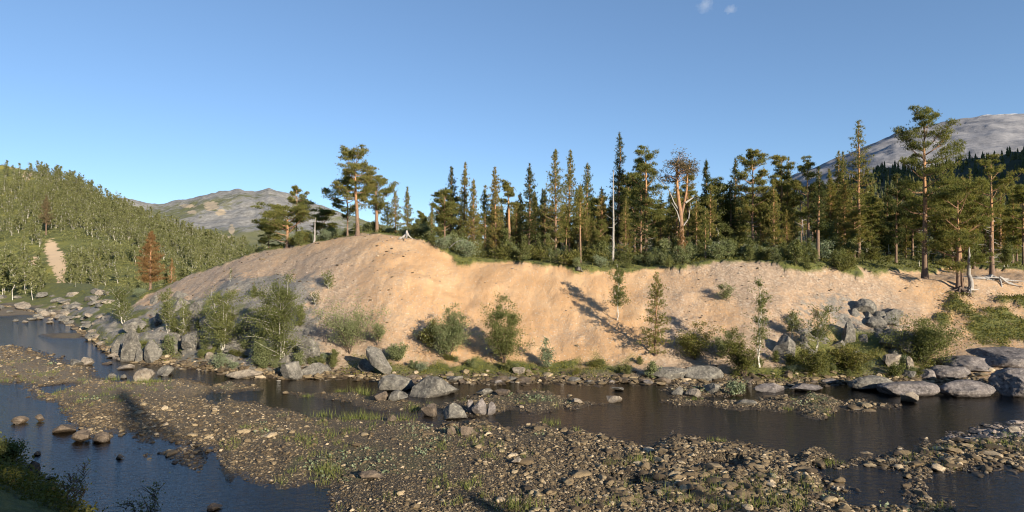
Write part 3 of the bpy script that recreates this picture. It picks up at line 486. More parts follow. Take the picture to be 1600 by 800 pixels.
for a in [
    (1369, 594, 1467, 620, 'long low whaleback of purple grey rock in the river, left of the loaf shaped rock', dict(SM, dp=.5)),
    (1465, 593, 1551, 622, 'loaf shaped purple grey rock in the river between two big smooth rocks on the right', dict(SM, dp=.6)),
    (1550, 574, 1628, 622, 'tallest smooth grey rock in the water, cut by the right edge of the photo', dict(SM, dp=.8)),
    (1452, 569, 1520, 593, 'smooth oval grey rock at the shore just above the loaf shaped rock', dict(SM, dp=.6)),
    (1436, 576, 1461, 594, 'small dark rounded rock tucked left of the smooth oval shore rock', dict(SM, dp=.8)),
    (1475, 556, 1565, 586, 'broad sloping grey rock slab above the smooth oval shore rock', dict(SM, dp=.8)),
    (1520, 541, 1625, 580, 'large rounded slab of bare rock with moss on top at the right edge', dict(SM, dp=.9)),
    (1405, 611, 1439, 630, 'pale buff angular block standing in water before the whaleback rock', dict(mt='rock_pale', cuts=15)),
    (1326, 587, 1398, 611, 'flat dark ledge of rock at the water left of the whaleback rock', dict(SM, dp=.5, mt='rock')),
    (1408, 577, 1436, 592, 'small grey rock under the bushes behind the whaleback rock', dict(dp=.7)),
    (1172, 598, 1230, 613, 'flat grey slab at the waterline below the white stemmed birch', dict(dp=.5, mt='rock_purple')),
    (1226, 599, 1287, 612, 'second flat slab at the waterline, right of the one below the white stemmed birch', dict(dp=.5, mt='rock_purple')),
    (1150, 622, 1183, 634, 'flat grey stone on the left end of the right hand gravel island', dict(dp=.6)),
    (1328, 466, 1368, 493, 'uppermost rounded grey lump of the outcrop on the right sand slope', dict(SM, mt='rock', dp=.8)),
    (1362, 485, 1387, 502, 'small middle lump of the outcrop on the right sand slope', dict(SM, mt='rock', dp=.8)),
    (1374, 479, 1412, 503, 'rounded right hand lump of the outcrop on the right sand slope', dict(SM, mt='rock', dp=.8)),
    (1378, 492, 1404, 512, 'dark fronted lump low in the outcrop on the right sand slope', dict(SM, mt='rock', dp=.8)),
    (1350, 494, 1386, 516, 'left hand tapering lump of the outcrop on the right sand slope', dict(SM, mt='rock', dp=.8)),
    (1374, 509, 1460, 562, 'big tilted rock slab with a shaded left face under the low round bush', dict(cuts=6, dp=.7, tilt=.25)),
    (1378, 546, 1410, 574, 'pale pointed rock at the foot of the shaded tilted slab', dict(mt='rock_pale', dp=.6)),
    (1385, 538, 1418, 560, 'grey wedge of rock left of the shaded tilted slab', dict(dp=.6)),
    (1412, 556, 1428, 579, 'narrow upright pale stone below the low round bush', dict(mt='rock_pale', dp=.7)),
    (1204, 514, 1250, 566, 'rounded grey outcrop on the slope right of the white stemmed birch', dict(dp=.7)),
    (1300, 500, 1345, 540, 'half buried grey outcrop in the sand left of the tilted slab', dict(dp=.9, sink=1.5)),
    (1290, 530, 1330, 552, 'low crumbling rock hump above the mossy scrub on the right bank', dict(dp=.9, sink=1.2)),
    (1012, 572, 1075, 596, 'left half of the long low grey mound at the shore below the young pine', dict(SM, mt='rock', dp=.5)),
    (1065, 571, 1131, 596, 'right half of the long low grey mound at the shore below the young pine', dict(SM, mt='rock', dp=.5)),
    # middle of the river
    (638, 583, 717, 622, 'biggest boulder in mid river, grey with a peaked top', dict(taper=.72, cuts=17, n=5, dp=.75, lo=.5, hi=.75, mt='rock', rough=.12)),
    (591, 585, 647, 613, 'slanting grey boulder just left of the biggest mid river boulder', dict(cuts=14, dp=.7, tilt=-.15)),
    (572, 541, 622, 592, 'leaning grey slab with a black shadowed cleft on its left side', dict(cuts=13, dp=.6, tilt=-.62, slab=.5, taper=.15, sink=.15, lo=.45, hi=.75, n=5)),
    (584, 607, 613, 626, 'small warm grey rock in front of the slanting boulder', dict(mt='rock_brown', cuts=15)),
    (608, 609, 641, 627, 'dark wedge of rock between the slanting and the biggest boulder', dict(cuts=15)),
    (686, 623, 731, 656, 'pointed bluish grey boulder on the gravel spit below the biggest boulder', dict(taper=.8, cuts=16, lo=.45, hi=.75, n=5)),
    (728, 624, 743, 647, 'thin upright block beside the pointed bluish boulder', dict(cuts=14, mt='rock_purple')),
    (737, 622, 763, 651, 'middle block of the split rock right of the pointed bluish boulder', dict(cuts=14, mt='rock_purple')),
    (759, 627, 776, 649, 'right hand block of the split rock beside the pointed bluish boulder', dict(cuts=14, mt='rock_purple')),
    (658, 629, 685, 651, 'brown rock left of the pointed bluish boulder', dict(mt='rock_brown')),
    (696, 584, 724, 599, 'grey rock at the far shore right of the biggest boulder', {}),
    (741, 606, 771, 618, 'flat grey rock at the head of the mid river gravel spit', {}),
    (773, 606, 801, 619, 'dark flat rock in the water at the head of the gravel spit', dict(mt='rock_brown')),
    (603, 647, 619, 659, 'small brown stone in the narrow channel below the gravel spit', dict(mt='rock_brown')),
    (698, 664, 714, 679, 'left one of two brown blocks at the edge of the main gravel bar', dict(mt='rock_brown')),
    (712, 663, 746, 681, 'right one of two brown blocks at the edge of the main gravel bar', dict(mt='rock_brown')),
    (558, 560, 588, 584, 'grey rock behind the leaning slab on its left', dict(dp=.6)),
    (460, 529, 502, 572, 'rounded grey boulder on the left bank below the spreading willow', dict(cuts=6, dp=.8, n=5)),
    (438, 563, 475, 594, 'left block of the fractured grey ledge at the shore', dict(cuts=16, dp=.6)),
    (468, 566, 512, 592, 'right block of the fractured grey ledge at the shore', dict(cuts=16, dp=.6)),
    (560, 733, 604, 751, 'flat dark stone sunk in the foreground gravel', dict(mt='rock_brown', dp=.6)),
    (799, 713, 818, 727, 'single pale cream stone on the dark foreground gravel', dict(mt='rock_pale')),
    (945, 615, 972, 630, 'tan rounded rock in the river among small stones, centre right', dict(mt='rock_pale')),
     (890, 622, 912, 632, 'small tan rock on the gravel spit left of the tan rounded rock', dict(mt='rock_pale')),
    (955, 603, 975, 611, 'dark low stone at the far shore in the river centre', {}),
    (1048, 603, 1070, 618, 'grey block at the left end of the far stone heap', dict(mt='rock')),
    (1070, 607, 1100, 622, 'pale broad rock in the middle of the far stone heap', dict(mt='rock_pale')),
    (1100, 599, 1128, 616, 'grey rock at the right end of the far stone heap', dict(mt='rock')),
    (800, 573, 822, 586, 'whitish broken rock on the mossy bank below the dense bush', dict(mt='rock_pale')),
     (648, 510, 672, 535, 'dark rock half hidden by the bush on the mid slope', {}),
    # left stream
    (209, 575, 244, 596, 'round tan boulder at the edge of the left stream', dict(mt='rock_pale', cuts=4, dp=.8)),
    (246, 571, 274, 588, 'darker boulder in the stream right of the round tan boulder', dict(cuts=6)),
    (127, 556, 151, 572, 'right one of a pair of rounded boulders in the left stream', dict(mt='rock_pale')),
    (107, 558, 130, 572, 'left one of a pair of rounded boulders in the left stream', {}),
    (183, 568, 210, 578, 'flat tan stone in the stream below the upright slabs', dict(mt='rock_pale')),
    (160, 564, 177, 570, 'low brown stone in the stream left of the flat tan stone', dict(mt='rock_brown')),
    (170, 583, 182, 591, 'small stone in the stream left of the round tan boulder', {}),
    (188, 584, 199, 592, 'smallest stone in the stream beside the round tan boulder', {}),
    (185, 514, 222, 566, 'tall upright grey slab standing at the left stream', dict(taper=.35, slab=.55, cuts=14, dp=.5, tilt=.2, n=5)),
    (170, 530, 192, 556, 'short grey slab leaning on the tall upright slab', dict(cuts=14, dp=.6, tilt=.2)),
    (222, 526, 254, 568, 'square grey slab right of the tall upright slab', dict(cuts=15, dp=.5, lo=.45, hi=.7, n=5)),
    (208, 544, 228, 567, 'small pointed slab at the foot of the tall upright slab', dict(cuts=14)),
    (250, 520, 285, 545, 'grey ledge behind the square slab', dict(cuts=15)),
    (285, 505, 318, 548, 'leaning grey crag under the slender birches', dict(cuts=14, tilt=.3)),
    (312, 480, 350, 515, 'grey crag high on the left bank', dict(cuts=14, tilt=.2)),
    (370, 485, 402, 520, 'dark crag between the two leafy birches', dict(cuts=14)),
    (190, 495, 228, 520, 'low grey outcrop above the upright slabs', dict(cuts=14)),
    (240, 488, 262, 508, 'small crag on the slope by the sand', dict(cuts=14)),
    (316, 548, 336, 562, 'pale boulder in the moss beside the left stream', dict(mt='rock_pale')),
    (355, 575, 420, 592, 'long pale ledge at the bend of the stream', dict(mt='rock_pale', cuts=14, dp=.5)),
    (20, 650, 42, 663, 'dark round rock in the blue water near the left edge', dict(mt='rock_brown')),
    (55, 647, 71, 660, 'brown pointed rock in the blue water', dict(mt='rock_brown')),
    (83, 661, 118, 678, 'smooth brown boulder at the edge of the blue water', dict(mt='rock_brown', cuts=4)),
    (114, 671, 146, 692, 'left part of the long rusty brown rock in the blue water', dict(mt='rock_brown')),
    (138, 673, 171, 693, 'right part of the long rusty brown rock in the blue water', dict(mt='rock_brown')),
    (54, 704, 66, 712, 'small tan stone alone in the blue water', dict(mt='rock_pale')),
    (42, 719, 67, 742, 'dark angular rock at the shaded near bank', dict(mt='rock_brown')),
    (180, 709, 195, 718, 'pale tan stone in the blue water by the tongue of gravel', dict(mt='rock_pale')),
    (66, 745, 84, 751, 'flat dark stone in the water by the near bank', dict(mt='rock_brown')),
    (318, 786, 346, 799, 'flat black stone in the blue water at the bottom edge', dict(mt='rock_brown')),
     (1572, 664, 1596, 677, 'pinkish round stone topping the pale stone heap on the right', dict(mt='rock_pale')),
    (894, 415, 914, 428, 'grey rock on the sand at the edge of the wood', dict(dp=.7)),
    (914, 378, 934, 402, 'lichen grey boulder among the scrub in front of the wood', dict(dp=.8)),
 ]:
    x0, y0, x1, y1, lab, kw = a; rock(x0, y0, x1, y1, lab, **(kw or {}))
# upstream boulder field at the left
rng = np.random.default_rng(5)
for k in range(46):
    px = rng.uniform(-10, 175); py = rng.uniform(466, 512)-(.05*px)
    w = rng.uniform(9, 26); rock(px-w/2, py-w*.42, px+w/2, py, 'grey boulder in the jumble of rocks upstream at the far left', mt=rng.choice(['rock', 'rock_pale', 'rock']), group='boulders upstream', n=3)

for k in range(44):
    px = rng.uniform(95, 200); py = 502+(px-100)*.72-rng.uniform(-3, 30)*(1 if px < 160 else .8)
    w = rng.uniform(8, 24); rock(px-w/2, py-w*.4, px+w/2, py, 'grey rock on the rocky shore above the upright slabs at the left', mt=rng.choice(['rock', 'rock_pale', 'rock', 'rock_brown']), group='rocks on the left shore', n=4)
for k in range(30):
    px = rng.uniform(240, 520); py = np.interp(px, [240, 400, 520], [562, 582, 584])-rng.uniform(0, 95)*sm(540, 430, px)-rng.uniform(0, 12)
    w = rng.uniform(12, 34); rock(px-w/2, py-w*.6, px+w/2, py, 'half buried grey crag on the rocky left half of the bank', group='crags on the left bank', n=4, sink=.9)
for k in range(18):
    px = rng.uniform(1235, 1425); py = rng.uniform(492, 572); w = rng.uniform(12, 36)
    if py < 505+(1425-px)*.12 and px < 1300: continue
    rock(px-w/2, py-w*.55, px+w/2, py, 'half buried grey crag on the rocky slope below the outcrop on the right', group='crags below the right outcrop', n=4, sink=1.3, cuts=9, rough=.13, lo=.55, hi=.92, sharp=1.)
for k in range(46):
    px = rng.uniform(600, 1440); u_ = float(U(px)); Yb = float(shoreY(np.array(u_)))-rng.uniform(-.5, .6); py = 400+H*F/Yb; w = rng.uniform(9, 30)
    rock(px-w/2, py-w*rng.uniform(.25, .45), px+w/2, py, 'low dark rock along the far waterline at the foot of the bank', mt=rng.choice(['rock', 'rock_brown', 'rock_purple']), group='rocks along the far waterline', n=4)
# ------------------------------------------------------------------ loose stones
def scatter_stones(n, seed, fn, size, lod, mt, name, squash=.62, zf=terr):
    """fn(rng,n) -> x,y candidates"""
rng = np.random.default_rng(11)
N = 300000; uu = rng.uniform(-.98, .98, N); yv = np.exp(rng.uniform(math.log(22), math.log(75), N)); xv = uu*yv
zv = zriver(xv, yv); keep = (yv < shoreY(uu)-.2) & (zv > -.27) & (znear(xv, yv) < .1)
nn = fb(xv*.18, yv*.18, 91); px = uu*F+800
dens = np.interp(yv, [22, 30, 40, 55, 75], [.62, .66, .55, .55, .5])*(1+1.2*nn)*np.interp(px, [0, 300, 600, 900, 1600], [.75, .7, .65, 1., 1.])
dens = dens*np.where(zv < -.08, .3, np.where(zv < .0, .5, 1))*np.where((zv > .05) & (zv < .16), 1.4, 1)
keep &= rng.random(N) < dens; xv, yv, zv, px = xv[keep], yv[keep], zv[keep], px[keep]
sz = .06*np.exp(rng.normal(0, .55, len(xv)))*np.interp(px, [0, 350, 600, 1000, 1600], [.6, .6, .62, .66, .8])*np.interp(yv, [22, 45, 75], [1., 1.2, 1.9])
sz = sz*(1+.55*fb(xv*.11, yv*.11, 92)); sz = np.clip(sz, .025, .32)
pale = (px > 1470) & (yv > 36)
def stone_field(name, idx, sub, mt, seed):
    v, f = ico(sub); rng = np.random.default_rng(seed); n = len(idx); T = 10
    tmpl = []
    for k in range(T):
        p = v*(1+.3*vn3(v*1.4, seed+k)+.16*vn3(v*3.1, seed+k+50))[:, None]
        for j in range(7): d = rng.normal(size=3); d /= np.linalg.norm(d); p = p-np.maximum(p@d-rng.uniform(.4, .8), 0)[:, None]*d
        tmpl.append(p*rng.uniform(.7, 1.35, 3)*1.15)
    tmpl = np.stack(tmpl)
    t = rng.integers(0, T, n); p = tmpl[t]; a = rng.uniform(0, 6.28, n); c, s = np.cos(a)[:, None], np.sin(a)[:, None]
    q = np.stack([p[:, :, 0]*c-p[:, :, 1]*s, p[:, :, 0]*s+p[:, :, 1]*c, p[:, :, 2]*.48], -1)*sz[idx][:, None, None]
    q += np.stack([xv[idx], yv[idx], zv[idx]+sz[idx]*.12], -1)[:, None]
    F_ = (f[None]+(np.arange(n)*len(v))[:, None, None]).reshape(-1, 3)
    o = link(name, mesh(name, q.reshape(-1, 3), [F_], M[mt], var=np.repeat(rng.random(n), len(v)), smooth=False)); tag(o, kind='stuff'); return o
vis = (np.abs(px-800) < 790) & (yv > 26.5)
score = np.where(vis, sz/yv, 0); order = np.argsort(-score); big = order[:300]; rest = order[300:]
mid = rest[:3800]; small = rest[3800:]
for nm, ix, sb in (('gravel_stones', mid, 2), ('gravel', small, 1)):
    stone_field(nm, ix[~pale[ix]], sb, 'stone', 3); stone_field(nm, ix[pale[ix]], sb, 'stone_pale', 4)
protos = []
for k in range(8):
    v, f = ico(3); rk_ = np.random.default_rng(k); sc = rk_.uniform(.75, 1.3, 3)*[1.15, 1.15, .55]; v = v.copy()
    for j in range(9): d = rk_.normal(size=3); d /= np.linalg.norm(d); v = v-np.maximum(v@d-rk_.uniform(.45, .8), 0)[:, None]*d
    for mt in ('stone', 'stone_pale'):
        protos.append(mesh('stone', v*(1+.35*vn3(v*1.4, 200+k)+.13*vn3(v*3.1, 230+k)+.05*vn3(v*7, 240+k))[:, None]*sc, [f], M[mt], var=np.zeros(len(v)), sharp=.6))
for i in big:
    P = protos[2*rng.integers(0, 8)+int(pale[i])]
    o = link('stone', P, None, (xv[i], yv[i], zv[i]+sz[i]*.18), rng.uniform(0, 6.28), sz[i]*1.08)
    if pale[i]: tag(o, 'pale pinkish stone in the loose heap of stones at the right edge', 'stone', 'pale stones at the right edge')
    elif px[i] > 850: tag(o, 'grey brown stone on the right half of the foreground gravel bar', 'stone', 'stones on the right half of the gravel bar')
    elif px[i] > 330: tag(o, 'grey brown stone on the middle of the foreground gravel bar', 'stone', 'stones on the middle of the gravel bar')
    else: tag(o, 'tan grey stone along the edge of the blue water at the left', 'stone', 'stones beside the blue water')
# pebbles lying on the sand slope
N = 26000; uu = rng.uniform(U(190), U(1600), N); yv = rng.uniform(52, 92, N); xv = uu*yv; px = uu*F+800
tt = (yv-np.interp(uu, KU, Y1k))/(crestY(uu)-np.interp(uu, KU, Y1k)); nn = fb(xv*.2, yv*.2, 95)
de = np.interp(px, [200, 400, 520, 640, 720, 1000, 1080, 1350, 1500], [.8, .8, .6, .35, .1, .16, .45, .45, .15])+.4*nn+np.exp(-((px-613)/9)**2)*.9
k = (tt > -.3) & (tt < 1.03) & (rng.random(N) < de*.5) & (vegmask(xv, yv) < .4)
xv, yv = xv[k], yv[k]; zv = terr(xv, yv); sz = np.clip(.045*np.exp(rng.normal(0, .5, len(xv))), .02, .22)
stone_field('pebbles', np.arange(len(xv)), 1, 'stone_pale', 6)
k = rng.choice(len(xv), 420, replace=False); xv, yv, zv = xv[k], yv[k], zv[k]; sz = np.clip(.11*np.exp(rng.normal(0, .4, 420)), .06, .34)
stone_field('embedded_stones', np.arange(420), 2, 'stone', 8)
N = 9000; uu = rng.uniform(U(-20), U(1640), N); yv = shoreY(uu)+rng.normal(0, .8, N)+.2; xv = uu*yv; zv = terr(xv, yv)
k = (zv > -.2) & (rng.random(N) < .75); xv, yv, zv = xv[k], yv[k], zv[k]; sz = np.clip(.11*np.exp(rng.normal(0, .55, len(xv)))*np.interp(yv, [50, 100], [1, 2]), .04, .5)
stone_field('shore_stones', np.arange(len(xv)), 1, 'stone', 7)

# ------------------------------------------------------------------ trees
def wob(n, rng, amp):
    return np.cumsum(rng.normal(0, amp, (n, 2)), 0)
def pine_geo(Ht, seed, style='spire', cw=1.4, cs=.25, dens=7., lean=0., needle='needle', r0=None, dead=0, bl=.3, bw=.06, wh=.36, bare_dead=False, fork=False):
    rng = np.random.default_rng(seed); n = 14; t = np.linspace(0, 1, n); w = wob(n, rng, .03*Ht/10)
    r0 = r0 or .0115*Ht+.02
    path = np.stack([w[:, 0]*t+lean*Ht*t**1.4, w[:, 1]*t, Ht*t], -1); rad = r0*(1-t)**.75+.012; rad[0] *= 1.35
    G = Geo(); G.tube(path, rad, 8, 0, np.clip(.15+t*.95, 0, 1))
    C = Geo(); at_ = lambda q: np.array([np.interp(q, t, path[:, k]) for k in range(3)])
    tc, td, ta = [], [], []
    def limb(base, az, L, el, curve, r, droop=0., ns=6, dead_=False):
        s = np.linspace(0, 1, ns); d = np.array([math.cos(az), math.sin(az)])
        h = L*s*math.cos(el); z = L*s*math.sin(el)+curve*L*s*s-droop*L*s
        wv = np.cumsum(rng.normal(0, .05*L, (ns, 3)), 0)*s[:, None]*.6
        p = np.stack([base[0]+d[0]*h, base[1]+d[1]*h, base[2]+z], -1)+wv
        C.tube(p, r*(1-s*.85), 4, 2 if dead_ else 0, 1. if dead_ else .55); return p
    rust = rng.uniform(-1, 2.5)
    def tuft(c, d, k=8, spread=.8, va=.45):
        tc.append(np.repeat(c, k, 0)); dd = np.repeat(d, k, 0)+rng.normal(0, spread, (len(c)*k, 3))+[0, 0, .35]; td.append(dd)
        ta.append(np.repeat(np.clip(va+rng.normal(0, .16, len(c)), 0, 1), k))
    if style == 'spire':
        z = cs; az = rng.uniform(0, 6.28)
        while z < .985:
            q = (z-cs)/(1-cs); prof = (1-q)**.8*(.6+.4*min(1, q/.18))+.02
            for b in range(rng.integers(3, 6)):
                az += 2.4+rng.normal(0, .4); L = max(.13, 1.5*cw*prof*rng.uniform(.55, 1.2))
                if rng.random() < .12 and q < .5: continue
                el = -.15+1.0*q**1.3+rng.normal(0, .12)
                p = limb(at_(z+rng.normal(0, .006)), az, L, el, .22, .016+.012*L, 0.)
                m = max(3, int((L+.25)*dens*1.55)); s = rng.uniform(.12, 1, m)**.8; idx = s*(len(p)-1); i0 = np.minimum(idx.astype(int), len(p)-2); fr = (idx-i0)[:, None]
                c = p[i0]*(1-fr)+p[i0+1]*fr; c = c+rng.normal(0, 1, (m, 3))*[.15*L+.05, .15*L+.05, .09]; dr = p[-1]-p[0]; dr = dr/np.linalg.norm(dr)
                tuft(c, np.tile(dr*.7, (m, 1)), 9 if L > .3 else 5, .75, .42-.38*(s-.6)+.1*(rust+rng.normal(0, .5)))
            z += wh/Ht*rng.uniform(.7, 1.35)
        tuft(at_(.97)[None]+np.array([[0, 0, .0], [0, 0, .12], [0, 0, .24]]), np.tile([0, 0, 2.], (3, 1)), 6, .5)
    else:
        nl = int(style[3:] or 16); az = rng.uniform(0, 6.28)
        for b in range(nl):
            q = (b+.5)/nl; z = cs+(1-cs)*q**.9*.99; az += 2.4+rng.normal(0, .5)
            prof = (.55+.75*math.sin(math.pi*min(1, (q*.85+.12)))); L = cw*prof*rng.uniform(.6, 1.15)
            el = -.05+.75*q+rng.normal(0, .25); p = limb(at_(z), az, L, el, .18, .03+.022*L)
            subs = [(p, L)]
            for k in range(int(2+L*1.3)):
                i = rng.integers(2, 6); a2 = az+rng.choice([-1, 1])*rng.uniform(.4, 1.1); l2 = L*rng.uniform(.3, .55)
                subs.append((limb(p[i], a2, l2, rng.uniform(.1, .7), .2, .02, ns=4), l2))
            for pp, ll in subs:
                e = pp[-1]; m = int(dens*1.45*(3+ll*3.2)); R_ = .36+.36*ll
                dv = rng.normal(0, 1, (m, 3)); dv /= np.linalg.norm(dv, axis=1)[:, None]; zr_ = rng.uniform(.2, .5); c = e+dv*(rng.random((m, 1))**.5*np.where(rng.random((m, 1)) < .14, 1.5, 1))*[R_, R_, R_*zr_]-np.array([math.cos(az), math.sin(az), 0])*R_*.35; c[:, 2] += .1-.25*np.hypot(*(c-e)[:, :2].T)**2/max(R_, .2)*.5
                tuft(c, np.tile([0, 0, .35], (m, 1)), 7, .8, .42+.1*rng.normal()+.04*rust)
    for b in range(dead):
        z = rng.uniform(.12, min(cs+.12, .9)); limb(at_(z), rng.uniform(0, 6.28), cw*rng.uniform(.35, .95), rng.uniform(-.35, .3), rng.uniform(-.1, .3), .038, ns=7, dead_=True)
    if tc:
        c = np.concatenate(tc); d = np.concatenate(td); a = np.concatenate(ta); C.blades(c, d, bl*rng.uniform(.6, 1.25, len(c)), bw*.85, rng, 1, np.clip(a+rng.normal(0, .1, len(c)), 0, 1))
    cv_ = np.concatenate(C.v); k_ = np.percentile(np.abs(cv_[:, 0]-np.interp(cv_[:, 2], path[:, 2], path[:, 0])), 98.5); fx = np.clip(cw/max(k_, .05), .5, 1.6); fz = Ht/np.percentile(cv_[:, 2], 99.95)
    for g_ in (G, C): g_.v = [q_*[fx if g_ is C else 1, fx if g_ is C else 1, fz] for q_ in g_.v]
    if lean or True: pass
    mats = [M['pine_bark'], M[needle], M['grey_wood']]
    return G.mesh('trunk', mats), C.mesh('crown', mats, False)
def make_tree(name, geo, loc, label, cat, group=None, rz=0, sc=1, names=('trunk', 'crown')):
    r = link(name, None, None, loc, rz, sc); tag(r, label, cat, group); r.empty_display_size = .3
    for nm, d in zip(names, geo):
        if d: link(nm, d, r)
    return r
def birch_geo(Ht, Wd, seed, stems=2, leaf='birch_leaf', nleaf=2200, ls=.11, lo=.15, bark='birch_bark', r=.045, clump=None, spread=1., bend=.0, up=.45):
    rng = np.random.default_rng(seed); G = Geo(); C = Geo(); cl = []; nleaf = int(nleaf*(1.4 if nleaf < 400 or stems < 3 and Ht < 7 and nleaf < 1000 else 2.9)); ls = ls*1.22
    for s_ in range(stems):
        az = rng.uniform(0, 6.28) if stems > 1 else rng.uniform(0, 6.28); n = 10; t = np.linspace(0, 1, n); h = Ht*(1 if s_ == 0 else rng.uniform(.55, .95))
        off = Wd*.5*(rng.uniform(.15, .6) if stems > 1 else .12)*spread; w = wob(n, rng, .02*Ht)
        p = np.stack([math.cos(az)*off*t**1.2+w[:, 0]+bend*Ht*t**1.6, math.sin(az)*off*t**1.2+w[:, 1], h*t], -1)
        G.tube(p, r*(Ht/4)**.5*(1-t*.9)*(1 if s_ == 0 else .7), 6, 0, np.clip(.3+rng.random()*.5+t*0, 0, 1))
        nb = max(6, int(11+Ht*2)//max(1, stems//3))
        for b in range(nb):
            q = rng.uniform(lo, .97); base = np.array([np.interp(q, t, p[:, k]) for k in range(3)]); L = Wd*.5*(1.2-.75*q)*rng.uniform(.3, 1.25); a = rng.uniform(0, 6.28); e = rng.uniform(.35, 1.2)
            s = np.linspace(0, 1, 5); tip = np.array([math.cos(a)*math.cos(e), math.sin(a)*math.cos(e), math.sin(e)])*L
            br = base+s[:, None]*tip+np.cumsum(rng.normal(0, .05*L, (5, 3)), 0)*s[:, None]; br[:, 2] -= .12*L*s*s
            C.tube(br, .016*(1-s*.8)+.004, 3, 0, .25)
            for k in range(5): cl.append((br[rng.integers(1, 5)], .07+.14*L))
        cl.append((p[-1], .12+.03*Wd)); cl.append((p[-2], .14+.05*Wd))
    k = rng.integers(0, len(cl), nleaf); cc = np.array([c[0] for c in cl])[k]; rr = np.array([c[1] for c in cl])[k][:, None]
    pos = cc+rng.normal(0, 1, (nleaf, 3))*rr*[1, 1, .75]; pos[:, 2] = np.maximum(pos[:, 2], .05)
    cv = rng.random(len(cl))[k]; C.leaves(pos, ls, rng, 1, np.clip(.5*cv+.5*rng.random(nleaf), 0, 1), up)
    mats = [M[bark], M[leaf]]
    return G.mesh('trunk', mats), C.mesh('crown', mats, False)

